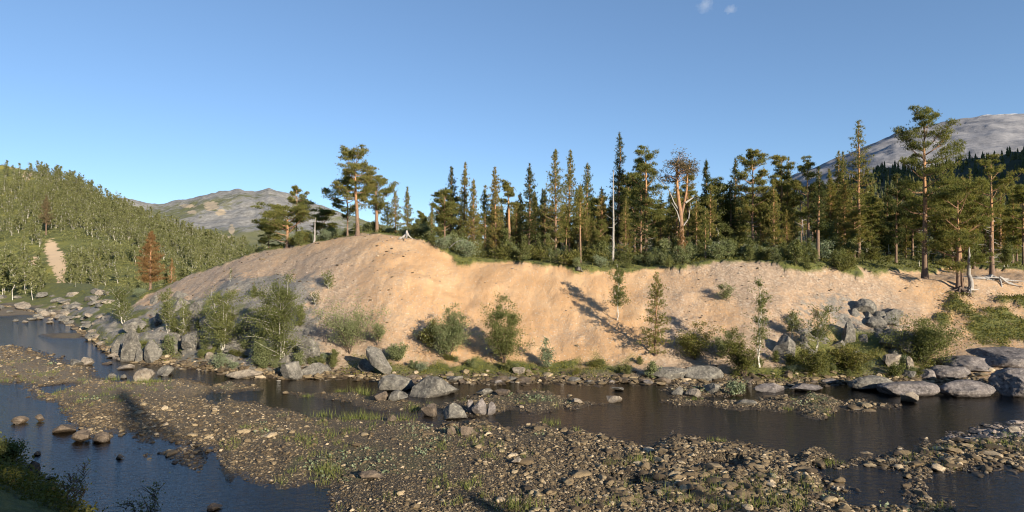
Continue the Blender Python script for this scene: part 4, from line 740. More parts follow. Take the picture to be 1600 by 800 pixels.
# --- pines named one by one: (base px, depth Y, top py, kind, half width in px, extra, label)
def top_h(px, Y, ty): g = hz(px, Y); return g, (H+(400-ty)/F*Y)-g[2]
sd_ = [300]
def one_pine(px, Y, ty, hw, label, style='spire', cat='pine tree', name='pine_tree', rz=None, **kw):
    sd_[0] += 1; g, h = top_h(px, Y, ty); cw = hw/F*Y
    return make_tree(name, pine_geo(h, sd_[0], style, cw, **kw), g-[0, 0, .08], label, cat, rz=0)
PINES = [
 # hilltop group on the left
 (559, 80.5, 227, 29, 'tallest pine on the sandy hilltop, bare orange trunk and layered flat crown', 'old19', dict(cs=.44, dens=5.5, r0=.27, dead=6, lean=-.03)),
 (543, 86, 268, 33, 'broad pine with a drooping crown behind and left of the tallest hilltop pine', 'old15', dict(cs=.35, dens=6, dead=8)),
 (589, 88, 273, 27, 'round crowned pine with a thick orange trunk right of the tallest hilltop pine', 'old15', dict(cs=.42, dens=6.5, r0=.28, dead=3)),
 (449, 88, 312, 40, 'wide pine with a leaning bare trunk at the left end of the hilltop', 'old16', dict(cs=.18, dens=6, dead=12, r0=.3)),
 (463, 97, 288, 17, 'small flat topped pine rising behind the wide left hilltop pine', 'old10', dict(cs=.6, dens=6)),
 (507, 95, 322, 18, 'low bushy dark pine between the left pine and the tallest hilltop pine', 'old14', dict(cs=.15, dens=6)),
 (420, 96, 332, 20, 'dark low pine at the far left of the hilltop pines', 'old12', dict(cs=.15, dens=6)),
 (618, 90, 297, 13, 'narrow pine right of the round crowned hilltop pine', 'spire', dict(cs=.1)),
 (637, 92, 290, 10, 'slim spired pine at the right end of the hilltop group', 'spire', dict(cs=.08)),
 (605, 92, 318, 13, 'short brownish pine under the round crowned hilltop pine', 'spire', dict(cs=.08)),
 # main wood, from left to right
 (675, 110, 316, 8, 'smallest far spire at the left end of the main wood', 'spire', dict(cs=.05)),
 (704, 86, 259, 17, 'dark spired pine first in the main wood from the left', 'spire', dict(cs=.08, dens=8, needle='needle_dark')),
 (726, 84, 252, 13, 'tall slim pine beside the first dark spire of the main wood', 'spire', dict(cs=.1)),
 (740, 82, 279, 15, 'brownish pine third from the left in the main wood', 'spire', dict(cs=.08)),
 (758, 88, 288, 13, 'shorter green pine left of the bent flat topped pine', 'spire', dict(cs=.08)),
 (775, 82, 259, 15, 'spired brown pine just left of the bent flat topped pine', 'spire', dict(cs=.1)),
 (796, 84, 279, 15, 'bent flat topped pine with a bare curving orange trunk', 'old8', dict(cs=.72, dens=7, r0=.3, lean=-.02)),
 (827, 84, 254, 17, 'dark round topped pine standing apart against the sky', 'spire', dict(cs=.2, dens=8, needle='needle_dark')),
 (868, 82, 232, 24, 'broad orange brown pine, left of two tall ones in mid wood', 'spire', dict(cs=.15, dens=6, dead=5)),
 (889, 86, 233, 17, 'tall pine right of the broad orange brown one in mid wood', 'spire', dict(cs=.15)),
 (917, 85, 254, 18, 'olive pine left of the dead white trunk', 'spire', dict(cs=.2, dead=4)),
 (907, 74, 285, 13, 'slender pine with a straight pale trunk at the edge of the sand', 'spire', dict(cs=.45, r0=.13)),
 (884, 75, 320, 9, 'thin sapling pine left of the straight pale trunk', 'spire', dict(cs=.4, r0=.08)),
 (966, 84, 205, 18, 'tallest spire of the main wood, behind the dead white trunk', 'spire', dict(cs=.15, dens=6, dead=5, needle='needle_dark')),
 (1009, 80, 225, 27, 'broad dark pine with big ragged layers left of the forked old pine', 'old24', dict(cs=.2, dens=5.5, dead=10, r0=.3)),
 (1102, 73, 322, 8, 'thin brown sapling pine with a pale stem before the wood', 'spire', dict(cs=.2, r0=.08)),
 (1065, 73, 350, 8, 'short reddish sapling pine below the forked old pine', 'spire', dict(cs=.25, r0=.08, needle='needle_dead')),
 (1075, 90, 252, 14, 'dark pine right behind the forked old pine', 'old12', dict(cs=.4, dens=6, dead=3)),
 (1105, 92, 249, 13, 'dark spruce like spire right of the forked old pine', 'spire', dict(cs=.08, dens=9, needle='needle_dark')),
 (1147, 92, 247, 15, 'thin topped dark pine left of the broad middle pine', 'spire', dict(cs=.3, needle='needle_dark')),
 (1176, 80, 232, 25, 'broad olive pine with dead lower limbs in the middle of the right wood', 'old22', dict(cs=.25, dens=5.5, dead=12)),
 (1220, 82, 240, 20, 'ragged topped pine right of the broad olive pine', 'old18', dict(cs=.3, dens=5.5, dead=4)),
 (1233, 90, 243, 12, 'narrow pine close behind the ragged topped pine', 'spire', dict(cs=.2)),
 (1263, 79, 243, 21, 'pine with many bare grey lower branches and a pinkish trunk foot', 'old16', dict(cs=.38, dens=5.5, dead=26, r0=.22)),
 (1278, 71, 258, 13, 'dark trunked slim pine in shade at the edge of the sand', 'spire', dict(cs=.35, r0=.2, needle='needle_dark')),
 (1297, 84, 262, 10, 'thin pale stemmed pine, leftmost of three slim ones', 'spire', dict(cs=.4, r0=.12)),
 (1308, 86, 234, 11, 'thin pale stemmed pine in the middle of three slim ones', 'spire', dict(cs=.4, r0=.12)),
 (1318, 85, 235, 11, 'thin pale stemmed pine, rightmost of three slim ones', 'spire', dict(cs=.4, r0=.12)),
 (1342, 79, 186, 25, 'tall pine with a bright orange straight trunk left of the giant pine', 'spire', dict(cs=.22, dens=5.5, dead=6, r0=.24, wh=.5)),
 (1445, 69.5, 162, 47, 'giant pine with a wide layered crown against the bare mountain', 'old26', dict(cs=.3, dens=4.2, dead=26, r0=.3)),
 (1497, 66.5, 278, 42, 'low spreading pine on twin trunks with exposed roots', 'old17', dict(cs=.2, dens=5, r0=.2, dead=6)),
 (1550, 71, 240, 30, 'gnarled pine with grey dead branches above the driftwood', 'old14', dict(cs=.45, dens=3.6, dead=44, r0=.26)),
 (1487, 110, 255, 12, 'green cone shaped pine behind the low spreading pine', 'spire', dict(cs=.05, dens=8)),
 (1516, 100, 262, 13, 'brownish pine between the low spreading pine and the gnarled pine', 'spire', dict(cs=.1)),
 (1582, 88, 281, 12, 'slim pine near the right edge of the photo', 'spire', dict(cs=.2)),
 (1400, 78, 270, 20, 'dense dark pine close left of the giant pine', 'old18', dict(cs=.12, dens=6.5, needle='needle_dark')),
 (1365, 92, 300, 15, 'short olive pine between the orange trunked and the giant pine', 'spire', dict(cs=.12)),
]
for px, Y, ty, hw, lab, st, kw in PINES: one_pine(px, Y, ty, hw, lab, st, **kw)
# pines with their own shape or colour
one_pine(235, 104, 360, 20, 'rusty brown dead pine standing alone at the foot of the sand', 'spire', cs=.16, needle='needle_dead', dens=10, r0=.2)
g, h = top_h(1018, 58, 425)
g = ground(1024, 556); h = (H+(400-424)/F*g[1])-g[2]
make_tree('pine_tree', pine_geo(h, 991, 'spire', 24/F*g[1], cs=.06, dens=9, r0=.1, bl=.2, bw=.05), g, 'young green pine alone on the sand slope casting a long shadow', 'pine tree')
def dead_pine(px, Y, ty, label, hw, nlim, seed, crown=0, r0=.22, name='dead_tree', cat='dead tree', lean=0., limbz=(.3, .95), needle='needle_pink'):
    g, h = top_h(px, Y, ty); rng = np.random.default_rng(seed); n = 12; t = np.linspace(0, 1, n); w = wob(n, rng, .05)
    p = np.stack([w[:, 0]+lean*h*t, w[:, 1], h*t], -1); G = Geo(); G.tube(p, r0*(1-t*.75), 7, 0, .5); lims = []
    for k in range(nlim):
        q = rng.uniform(*limbz); b = np.array([np.interp(q, t, p[:, j]) for j in range(3)]); a = rng.uniform(0, 6.28); L = hw/F*Y*rng.uniform(.4, 1.1); s = np.linspace(0, 1, 7); e = rng.uniform(-.3, .8)
        br = b+s[:, None]*np.array([math.cos(a)*math.cos(e), math.sin(a)*math.cos(e), math.sin(e)])*L+np.cumsum(rng.normal(0, .07*L, (7, 3)), 0)*s[:, None]; L_ = Geo(); L_.tube(br, .05*(1-s*.8), 4, 0, .6); lims.append(L_.mesh('branch', M['grey_wood']))
    return make_tree(name, [G.mesh('trunk', M['grey_wood'])]+lims, g-[0, 0, .1], label, cat, names=['trunk']+['branch']*nlim)
dead_pine(957, 78, 265, 'dead white trunk with bare twisted branches in front of the tallest spire', 12, 16, 1, r0=.19, limbz=(.2, .6), lean=.012)
dead_pine(491, 86, 339, 'pale broken snag between the hilltop pines', 5, 0, 2, r0=.17)
dead_pine(1514, 66.5, 385, 'grey broken stump trunk beside the twin trunked pine', 4, 0, 3, r0=.28)
dead_pine(1256, 82, 300, 'bare grey dead tree with fine branches in the right wood', 15, 22, 4, r0=.09, limbz=(.2, .9))
dead_pine(1050, 110, 300, 'grey leafless tree deep in the wood right of the dead white trunk', 12, 14, 5, r0=.1)
# forked old pine
g, h = top_h(1066, 80, 229); rng = np.random.default_rng(77); G = Geo(); C = Geo(); tc = []; px_m = 80/F
def pth(pts): 
    q = np.array([[a*px_m, b, c*px_m] for a, b, c in pts]); s = np.linspace(0, len(q)-1, len(q)*3); return np.stack([np.interp(s, np.arange(len(q)), q[:, k]) for k in range(3)], -1)
hp = h/px_m
for pts, r, gray in (([(0, 0, 0), (-2, 0, hp*.38), (-6, .1, hp*.55), (-9, 0, hp*.72), (-8, 0, hp*.88)], .34, 0), ([(-2, 0, hp*.38), (4, .2, hp*.5), (8, .3, hp*.62), (9, .3, hp*.75), (14, .2, hp*.85)], .2, 0)):
    p = pth(pts); t = np.linspace(0, 1, len(p)); G.tube(p, r*(1-t*.7), 8, 0, np.clip(.3+t*.8, 0, 1))
for pts in (([(-3, 0, hp*.42), (-12, .2, hp*.5), (-20, .3, hp*.62), (-33, .4, hp*.7)]), ([(-2, 0, hp*.3), (-9, -.3, hp*.42), (-18, -.4, hp*.5)]), ([(2, 0, hp*.3), (9, -.3, hp*.36), (12, -.4, hp*.5)]), ([(5, 0, hp*.5), (18, .2, hp*.55), (30, .3, hp*.53)])):
    p = pth(pts); t = np.linspace(0, 1, len(p)); C.tube(p, .13*(1-t*.75), 5, 2, .7)
for k in range(38):
    a = rng.uniform(0, 6.28); rr = math.sqrt(rng.random())*27*px_m; e = np.array([-6*px_m+rr*math.cos(a), rr*math.sin(a)*.8, h*(.97-.19*(rr/(27*px_m))**2-rng.random()*.16)])
    b = np.array([-8*px_m, 0, h*rng.uniform(.68, .86)]); s = np.linspace(0, 1, 6)[:, None]; br = b+(e-b)*s+np.cumsum(rng.normal(0, .05, (6, 3)), 0)*s; C.tube(br, .06*(1-s[:, 0]*.8), 4, 0, .95)
    tc.append(e+rng.normal(0, 1, (30, 3))*[.5, .5, .22])
for k in range(10):
    e = np.array([12*px_m, 0, h*.8])+rng.normal(0, 1, 3)*[.7, .7, .9]; tc.append(e+rng.normal(0, 1, (22, 3))*[.42, .42, .2])
c = np.repeat(np.concatenate(tc), 6, 0); C.blades(c, rng.normal(0, .8, c.shape)+[0, 0, .6], .22, .05, rng, 1)
mm = [M['pine_bark'], M['needle_pink'], M['grey_wood']]
make_tree('pine_tree', (G.mesh('trunk', mm), C.mesh('crown', mm, False)), g, 'forked old pine with a thin pinkish rounded crown and bare white side limbs', 'pine tree')
# second trunk of the low spreading pine, roots, driftwood
def roots(loc, n, L, seed, label, mt='grey_wood', name='tree_roots', flat=.5, cat='roots'):
    rng = np.random.default_rng(seed); G = Geo()
    for k in range(n):
        a = rng.uniform(0, 6.28); l = L*rng.uniform(.5, 1.2); s = np.linspace(0, 1, 8); x = math.cos(a)*l*s; y = math.sin(a)*l*s
        w = np.cumsum(rng.normal(0, .04*L, (8, 3)), 0)*s[:, None]; gz = terr(loc[0]+x, loc[1]+y)-loc[2]
        z = gz+flat*(1-s)**2*.8*rng.uniform(.6, 1.2)+.12*rng.random()
        G.tube(np.stack([x, y, z], -1)+w*[1, 1, .4], .11*(1-s*.75)*rng.uniform(.6, 1.2), 5, 0, .85 if mt == 'grey_wood' else .4)
    return tag(link(name, G.mesh(name, M[mt]), None, loc), label, cat)
roots(at(1500, 66), 16, 1.5, 1, 'bare roots splayed over the sand under the twin trunked pine', 'twig')
roots(at(1516, 65.8), 9, 1.1, 2, 'grey roots at the foot of the broken stump trunk')
roots(at(1550, 69.5), 20, 2.3, 3, 'tangle of bleached driftwood and roots below the gnarled pine', name='driftwood', cat='driftwood')
roots(at(1562, 68.2), 9, 2.9, 4, 'long bleached dead branches on the sand at the right edge', name='dead_branches', cat='branches')
g, h = top_h(1504, 66.8, 350); G = Geo(); t = np.linspace(0, 1, 9); G.tube(np.stack([-.35*t, .1*t, h*t], -1), .17*(1-t*.5), 7, 0, .3+.5*t)
C = Geo(); rg_ = np.random.default_rng(3); c = np.array([-.35, .1, h*.93])+rg_.normal(0, 1, (700, 3))*[.7, .7, .35]; C.blades(c, rg_.normal(0, .8, c.shape)+[0, 0, .5], .3, .06, rg_, 1)
make_tree('pine_tree', (G.mesh('trunk', M['pine_bark']), C.mesh('crown', [M['pine_bark'], M['needle']], False)), g, 'second leaning trunk right beside the low spreading pine', 'pine tree')
# bleached stump on the crest
g = ground(636, 374); G = Geo(); rng = np.random.default_rng(9)
for k in range(9):
    a = rng.uniform(0, 6.28); l = rng.uniform(.6, 1.3); s = np.linspace(0, 1, 6); G.tube(np.stack([math.cos(a)*l*s, math.sin(a)*l*s, .75*(1-s)**1.3*rng.uniform(.7, 1.3)+.05], -1)+np.cumsum(rng.normal(0, .05, (6, 3)), 0), .13*(1-s*.7), 5, 0, .8)
tag(link('stump', G.mesh('stump', M['grey_wood']), None, g), 'bleached upturned stump on the crest of the sand hill', 'stump')

# --- prototypes for the crowd
def proto_set(fn, n): return [fn(k) for k in range(n)]
def mark(px):
    for lim_, t_ in ((770, 'first dark spires at its left end'), (850, 'bent flat topped pine'), (930, 'broad orange brown pine'), (1000, 'dead white trunk'), (1110, 'forked old pine'), (1230, 'broad olive pine'), (1330, 'three slim pale stemmed pines'), (1420, 'bright orange trunked pine'), (3000, 'giant pine and the gnarled pine')):
        if px < lim_: return t_
back_p = proto_set(lambda k: pine_geo(9, 500+k, 'spire' if k < 6 else 'old16', 1.25 if k < 6 else 1.7, cs=[.1, .2, .15, .3, .08, .25, .3, .25][k], dens=6, dead=4, needle=['needle', 'needle_dark', 'needle', 'needle', 'needle_dark', 'needle', 'needle', 'needle'][k]), 8)
scrub_p = proto_set(lambda k: birch_geo([2, 2.6, 1.6, 2.2, 3, 1.8][k], [2.6, 1.8, 2.8, 2.2, 1.7, 3][k], 600+k, [6, 4, 7, 5, 3, 8][k], ['willow_leaf', 'birch_leaf', 'heath_leaf', 'willow_leaf', 'birch_leaf', 'silver_leaf'][k], [900, 800, 800, 900, 800, 800][k], .11, .1, 'twig', .03, spread=1.3), 6)
mid_p = proto_set(lambda k: birch_geo(4.2, 2.6, 640+k, 2, 'birch_leaf', 1700, .12, .2, 'birch_bark', .05), 4)
rng = np.random.default_rng(21)
first = {}
def plant(kind, protos, k, loc, sc, name, label, cat, group, names=('trunk', 'crown')):
    key = (kind, k)
    if key not in first: first[key] = make_tree(name, protos[k], loc, label, cat, group, rng.uniform(0, 6.28), sc, names); return first[key]
    return copy_tree(first[key], loc, rng.uniform(0, 6.28), sc, label, cat, group)
n_ = 0
while n_ < 240:
    px = rng.uniform(640, 1660); Y = rng.uniform(88, 215)
    g = at(px, Y); h = rng.uniform(6, 11.5); ty = 400-(g[2]+h-H)/Y*F
    lim = np.interp(px, [640, 690, 900, 1100, 1300, 1450, 1660], [345, 300, 285, 292, 280, 285, 290])+rng.uniform(0, 26)
    if ty < lim: h *= max(.35, (400-lim-(g[2]-H)*-F/Y*-1 if 0 else (H+(400-lim)/F*Y-g[2]))/h); 
    if h < 3: continue
    plant('back', back_p, rng.integers(0, 8), g, h/9, 'pine_tree', 'pine in the back rows, behind the '+mark(px), 'pine tree', 'pines behind the '+mark(px)); n_ += 1
for k in range(78):
    px = rng.uniform(690, 1600); Y = rng.uniform(77, 97); g = at(px, Y); ty = rng.uniform(268, 345) if px > 960 else rng.uniform(290, 350); h = H+(400-ty)/F*Y-g[2]
    if 1410 < px < 1480 and Y < 84: continue
    plant('back', back_p, rng.integers(0, 8), g, h/9*np.array([1, 1, 1]), 'pine_tree', 'lesser pine in the front rows, near the '+mark(px), 'pine tree', 'lesser pines near the '+mark(px))
for k in range(34):
    px = rng.uniform(205, 530); py = np.interp(px, [205, 400, 530], [560, 584, 588])-rng.uniform(4, 110)*sm(560, 420, px)-rng.uniform(0, 16); g = ground(px, py)
    if g[2] < .4: continue
    plant('scrub', scrub_p, rng.integers(0, 6), g-[0, 0, .08], rng.uniform(.3, .8), 'willow_shrub', 'small leafy bush among the crags on the left bank', 'shrub', 'small bushes among the left crags')
for k in range(190):
    px = rng.uniform(650, 1420); Y = float(crestY(U(px)))+rng.uniform(-2.2, 11)
    if float(vegmask(np.array(U(px)*Y), np.array(Y))) < .35: continue
    if 1330 < px < 1430 and Y < 78: continue
    g = at(px, Y); plant('scrub', scrub_p, rng.integers(0, 6), g-[0, 0, .15], rng.uniform(.55, 1.2)*(1. if px < 1300 else .8), 'willow_shrub', 'low scrub at the wood edge, before the '+mark(px), 'shrub', 'scrub before the '+mark(px))
for k in range(46):
    px = rng.uniform(385, 640); Y = float(crestY(U(px)))+rng.uniform(3.5, 11) if px > 480 else float(crestY(U(px)))+rng.uniform(1, 8)
    if 520 < px < 640 and Y < 87: Y += 6
    g = at(px, Y); plant('scrub', scrub_p, rng.integers(0, 6), g-[0, 0, .15], rng.uniform(.5, .9), 'willow_shrub', 'low scrub bush beneath the hilltop pines', 'shrub', 'scrub beneath the hilltop pines')
for k in range(80):
    px = rng.uniform(660, 1600); Y = float(crestY(U(px)))+rng.uniform(7, 34)
    g = at(px, Y); plant('mid', mid_p, rng.integers(0, 4), g, rng.uniform(.5, 1.1), 'birch_tree', 'leafy young birch among the pines near the '+mark(px), 'birch tree', 'young birches near the '+mark(px))
g, h = top_h(1128, 86, 288); make_tree('birch_tree', birch_geo(h, 2.8, 988, 2, 'birch_leaf', 2400, .14, .2), g, 'light green birch right of the dark spire like pine', 'birch tree')
def bush(px, py, ty, wpx, label, stems=3, name='birch_tree', cat='birch tree', leaf='birch_leaf', n=2600, ls=.1, lo=.12, bark='birch_bark', r=.045, up=.45, **kw):
    sd_[0] += 1; g = ground(px, py); h = (H+(400-ty)/F*g[1])-g[2]; w = wpx/F*g[1]
    return make_tree(name, birch_geo(h, w, sd_[0], stems, leaf, n, ls, lo, bark, r, up=up, **kw), g-[0, 0, .05], label, cat)
bush(822, 402, 352, 22, 'bent white birch stem with thin leaves at the front of the wood', 1, n=260, lo=.5, bend=.12)
BUSH = [
 (438, 562, 430, 104, 'tall leafy birch with a curved white foot on the left bank', dict(stems=7, n=8500, lo=.03)),
 (350, 548, 452, 84, 'leafy birch clump with slim white stems left of the tall leafy birch', dict(stems=6, n=5000, lo=.1)),
 (262, 520, 450, 34, 'small slender birch by the crags near the sand edge', dict(stems=3, n=1500)),
 (285, 528, 466, 30, 'thin birch right of the small slender one by the crags', dict(stems=3, n=900)),
 (192, 510, 448, 46, 'birch with a thin pale stem above the upright slabs', dict(stems=3, n=1900)),
 (545, 552, 482, 118, 'wide spreading dark willow with open branches over the grey ledge', dict(stems=9, name='willow_shrub', cat='willow', leaf='willow_leaf', n=2800, bark='twig', lo=.25, spread=1.5)),
 (700, 562, 482, 80, 'rounded green willow, left of two big bushes below the sand', dict(stems=8, name='willow_shrub', cat='willow', leaf='willow_leaf', n=4200, bark='twig', spread=1.3)),
 (672, 545, 500, 40, 'dark bush at the left side of the rounded green willow', dict(stems=5, name='willow_shrub', cat='willow', leaf='heath_leaf', n=1400, bark='twig')),
 (787, 566, 460, 76, 'tall dense bush, right of two big bushes below the sand', dict(stems=9, name='willow_shrub', cat='willow', leaf='birch_leaf', n=5600, bark='twig', spread=1.2)),
 (962, 500, 410, 42, 'slim bright green birch with a white foot high on the sand', dict(stems=2, n=1700, lo=.25)),
 (1188, 574, 436, 46, 'sparse birch with a clear white stem on the right bank', dict(stems=2, n=1100, lo=.3, r=.055)),
 (1160, 588, 520, 66, 'grey brown tangled bush under the white stemmed birch', dict(stems=9, name='willow_shrub', cat='willow', leaf='heath_leaf', n=2600, bark='twig', spread=1.4)),
 (1085, 562, 505, 66, 'dark shaded bush right of the young pine', dict(stems=7, name='willow_shrub', cat='willow', leaf='heath_leaf', n=2200, bark='twig', spread=1.4)),
 (1130, 560, 520, 40, 'dusky bush between the shaded bush and the white stemmed birch', dict(stems=6, name='willow_shrub', cat='willow', leaf='willow_leaf', n=1200, bark='twig', spread=1.3)),
 (1275, 552, 480, 66, 'crooked low birch with an open crown beside the grey outcrop', dict(stems=4, n=1300, lo=.4, spread=1.5)),
 (1238, 530, 486, 40, 'small leafy shrub left of the crooked low birch', dict(stems=4, n=700, lo=.3)),
 (1446, 566, 508, 104, 'low rounded dense bush draped over the tilted rock slab', dict(stems=12, name='juniper_bush', cat='bush', leaf='birch_leaf', n=6500, bark='twig', spread=1.7, lo=.05)),
 (854, 575, 530, 28, 'small pale silvery shrub at the foot of the sand', dict(stems=4, name='willow_shrub', cat='willow', leaf='silver_leaf', n=700, bark='twig')),
 (1020, 592, 566, 26, 'small leafy shrub at the foot of the young pine', dict(stems=4, name='willow_shrub', cat='willow', leaf='willow_leaf', n=600, bark='twig')),
 (1135, 470, 446, 38, 'low sparse bush alone high on the right sand slope', dict(stems=4, name='willow_shrub', cat='willow', leaf='willow_leaf', n=420, bark='twig')),
 (514, 452, 424, 24, 'little green bush on the stony slope below the hilltop', dict(stems=4, n=420)),
 (492, 478, 455, 26, 'thin brownish bush on the stony slope left of the little green bush', dict(stems=4, n=300, leaf='heath_leaf')),
 (622, 565, 540, 40, 'low green shrub right of the leaning slab', dict(stems=6, name='willow_shrub', cat='willow', leaf='willow_leaf', n=1100, bark='twig')),
 (1150, 617, 600, 32, 'silvery willow tuft on the shore below the tangled bush', dict(stems=5, name='willow_shrub', cat='willow', leaf='silver_leaf', n=600, bark='twig')),
 (360, 440, 418, 8, 'tiny sapling upright on the sand left of the hilltop', dict(stems=1, n=90)),
 (1400, 590, 570, 30, 'small shrub behind the whaleback rock', dict(stems=5, name='willow_shrub', cat='willow', leaf='birch_leaf', n=600, bark='twig')),
 (1330, 580, 545, 70, 'dark green heath bush on the right bank above the ledge', dict(stems=9, name='heath_bush', cat='bush', leaf='heath_leaf', n=2400, bark='twig', spread=1.6, lo=.05)),
 (1270, 585, 550, 60, 'green heath bush left of the dark one on the right bank', dict(stems=9, name='heath_bush', cat='bush', leaf='heath_leaf', n=2000, bark='twig', spread=1.6, lo=.05)),
 (410, 575, 535, 46, 'low leafy shrub at the foot of the tall leafy birch', dict(stems=6, name='willow_shrub', cat='willow', leaf='willow_leaf', n=1300, bark='twig')),
 (265, 556, 524, 30, 'grey green shrub between the upright slabs and the stream', dict(stems=5, name='willow_shrub', cat='willow', leaf='willow_leaf', n=800, bark='twig')),
 (345, 575, 556, 34, 'low willow tuft in the moss at the stream bend', dict(stems=5, name='willow_shrub', cat='willow', leaf='silver_leaf', n=600, bark='twig')),
 (590, 540, 505, 36, 'thin leafy twigs at the right end of the spreading willow', dict(stems=5, name='willow_shrub', cat='willow', leaf='willow_leaf', n=600, bark='twig', lo=.4)),
]
for px, py, ty, w, lab, kw in BUSH: bush(px, py, ty, w, lab, **kw)
for k in range(58):
    px = rng.choice([rng.uniform(600, 1010), rng.uniform(1120, 1440), rng.uniform(230, 520)]); Y = float(np.interp(U(px), KU, Y0k))+rng.uniform(1., 4.6); g = at(px, Y)
    plant('scrub', scrub_p, rng.integers(0, 6), g-[0, 0, .08], rng.uniform(.2, .46)*np.array([1.3, 1.3, 1]), 'willow_shrub', 'dwarf shrub in the moss at the foot of the '+('rocky left bank' if px < 560 else 'sand slope' if px < 1060 else 'right bank'), 'shrub', 'dwarf shrubs at the foot of the '+('rocky left bank' if px < 560 else 'sand slope' if px < 1060 else 'right bank'))
g = at(702, 77); G = Geo(); t = np.linspace(0, 1, 12); p_ = np.stack([2.6*t, -.6*t, 1.05*np.sin(t*2.6)*(1-.2*t)+.15], -1); G.tube(p_, .07*(1-t*.5), 6, 0, .7)
tag(link('fallen_stem', G.mesh('fallen_stem', M['grey_wood']), None, g), 'bleached bent stem arching over the scrub at the left end of the wood', 'dead wood')
# near saplings at the bottom left (closer: smaller leaves)
def near_bush(px, Y, ty, wpx, lab, **kw):
    x = float(U(px))*Y; z = float(max(znear(np.array(x), np.array(Y)), -.1)); h = H+(400-ty)/F*Y-z
    sd_[0] += 1; return make_tree('birch_sapling', birch_geo(h, wpx/F*Y, sd_[0], leaf='birch_leaf', bark='twig', **kw), (x, Y, z-.05), lab, 'sapling')
near_bush(118, 24.5, 732, 62, 'thin twiggy sapling in front of the blue water, left of the other', stems=5, nleaf=210, ls=.07, lo=.5, r=.022, spread=1.2)
near_bush(228, 23.5, 742, 92, 'leafy sapling in front of the blue water at the bottom edge, right of the other', stems=7, nleaf=330, ls=.07, lo=.45, r=.022, spread=1.2)
near_bush(38, 27, 752, 44, 'sunlit sprig above the dark near bank in the bottom left corner', stems=4, nleaf=420, ls=.075, lo=.4, r=.02)
near_bush(75, 25, 765, 40, 'low leafy sprig at the edge of the dark near bank', stems=4, nleaf=420, ls=.075, lo=.4, r=.02)
near_bush(12, 31, 700, 50, 'dark bush on the near bank at the left edge', stems=6, nleaf=1500, ls=.09, lo=.1, r=.02)

# --- left valley and hillside birches
hb_p = proto_set(lambda k: birch_geo(6, [2.7, 3.5, 3.1, 3.9, 2.5, 3.3, 4.2][k], 700+k, 1+k % 3, 'hill_leaf', 520, .25, .22, 'birch_bark', .04), 7)
def hill_spot():
    while True:
        px = rng.uniform(-90, 470); t = rng.random()**.8; u = float(U(px)); yb = 150; yr = float(np.interp(u, U(BP), BY)); Y = yb+(yr-yb)*t*1.02; x = u*Y; z = float(zhill(x, Y)); py = 400-(z-H)/Y*F
        d = .55+1.5*float(fb(x*.035, Y*.035, 99))
        bl = max(0, 1.4-math.hypot((px-86)/20, (py-412)/45), 1.3-math.hypot((px-32)/30, (py-262)/10), 1.2-math.hypot((px-54)/13, (py-408)/18))
        if rng.random() < d and bl < .2: return px, x, Y, z, py
for k in range(190):
    px, x, Y, z, py = hill_spot()
    w_ = 'near the skyline at the top' if py < np.interp(px, BP, BR)+22 else 'left of the sand scar' if px < 70 else 'around the upper sand scar' if px < 120 else 'between the sand scar and the lone dead pine' if px < 215 else 'behind the lone dead pine' if px < 290 else 'at the right end behind the sandy hill'
    plant('hill', hb_p, rng.integers(0, 7), np.array([x, Y, z-.2]), rng.uniform(.5, 1.25), 'birch_tree', 'pale stemmed birch on the left hillside, '+w_, 'birch tree', 'hillside birches '+w_)
# remaining birches of the same wood, joined
SV, SF, SA, SMi, nv = [], [], [], [], 0
lowp = [birch_geo(6, 2.8, 760+k, 1+k % 2, 'hill_leaf', 150, .40, .2, 'birch_bark', .045) for k in range(4)]
def arr(me):
    v = np.empty(len(me.vertices)*3, np.float32); me.vertices.foreach_get('co', v); a = np.empty(len(me.vertices), np.float32); me.attributes['var'].data.foreach_get('value', a)
    q = [[], []]
    for p_ in me.polygons: q[p_.material_index].append(p_.vertices[:])
    return v.reshape(-1, 3), a, q
lowa = [[arr(d) for d in g_] for g_ in lowp]
F0, F1 = [], []
for k in range(2200):
    px, x, Y, z, py = hill_spot(); s = rng.uniform(.4, 1.15); a = rng.uniform(0, 6.28); c_, s_ = math.cos(a), math.sin(a)
    for v, av, q in lowa[rng.integers(0, 4)]:
        w = np.stack([v[:, 0]*c_-v[:, 1]*s_, v[:, 0]*s_+v[:, 1]*c_, v[:, 2]], -1)*s+[x, Y, z-.2]; SV.append(w); SA.append(np.clip(av*.7+.3*rng.random(), 0, 1))
        for FF, qq in ((F0, q[0]), (F1, q[1])):
            if qq: FF.append(np.array(qq)+nv)
        nv += len(v)
me = mesh('birch_wood', np.concatenate(SV), [np.concatenate(F0), np.concatenate(F1)], [M['birch_bark'], M['hill_leaf']], [0, 1], var=np.concatenate(SA), smooth=False)
tag(link('birch_wood', me), kind='stuff')
for px, Y, ty, w, lab, kw in [
    (72, 215, 305, 9, 'reddish brown pine high on the left hillside', dict(needle='needle_pink', cs=.3, dens=5, bl=.45, bw=.14)),
    (268, 120, 402, 6, 'small rusty dead pine right of the lone dead pine', dict(needle='needle_dead', cs=.1, dens=6))]:
    g, h = top_h(px, Y, ty); sd_[0] += 1; make_tree('pine_tree', pine_geo(h, sd_[0], 'spire', w/F*Y, **kw), g, lab, 'pine tree')
VAL = [(20, 142, 400, 40), (52, 138, 418, 36), (5, 150, 395, 30), (150, 128, 432, 24), (175, 122, 440, 22), (200, 112, 440, 26), (118, 140, 432, 26), (215, 108, 448, 20), (165, 112, 455, 24), (40, 150, 410, 30), (285, 125, 405, 20), (305, 122, 402, 18), (330, 120, 396, 20), (355, 118, 390, 20), (258, 125, 415, 20), (380, 116, 385, 20)]
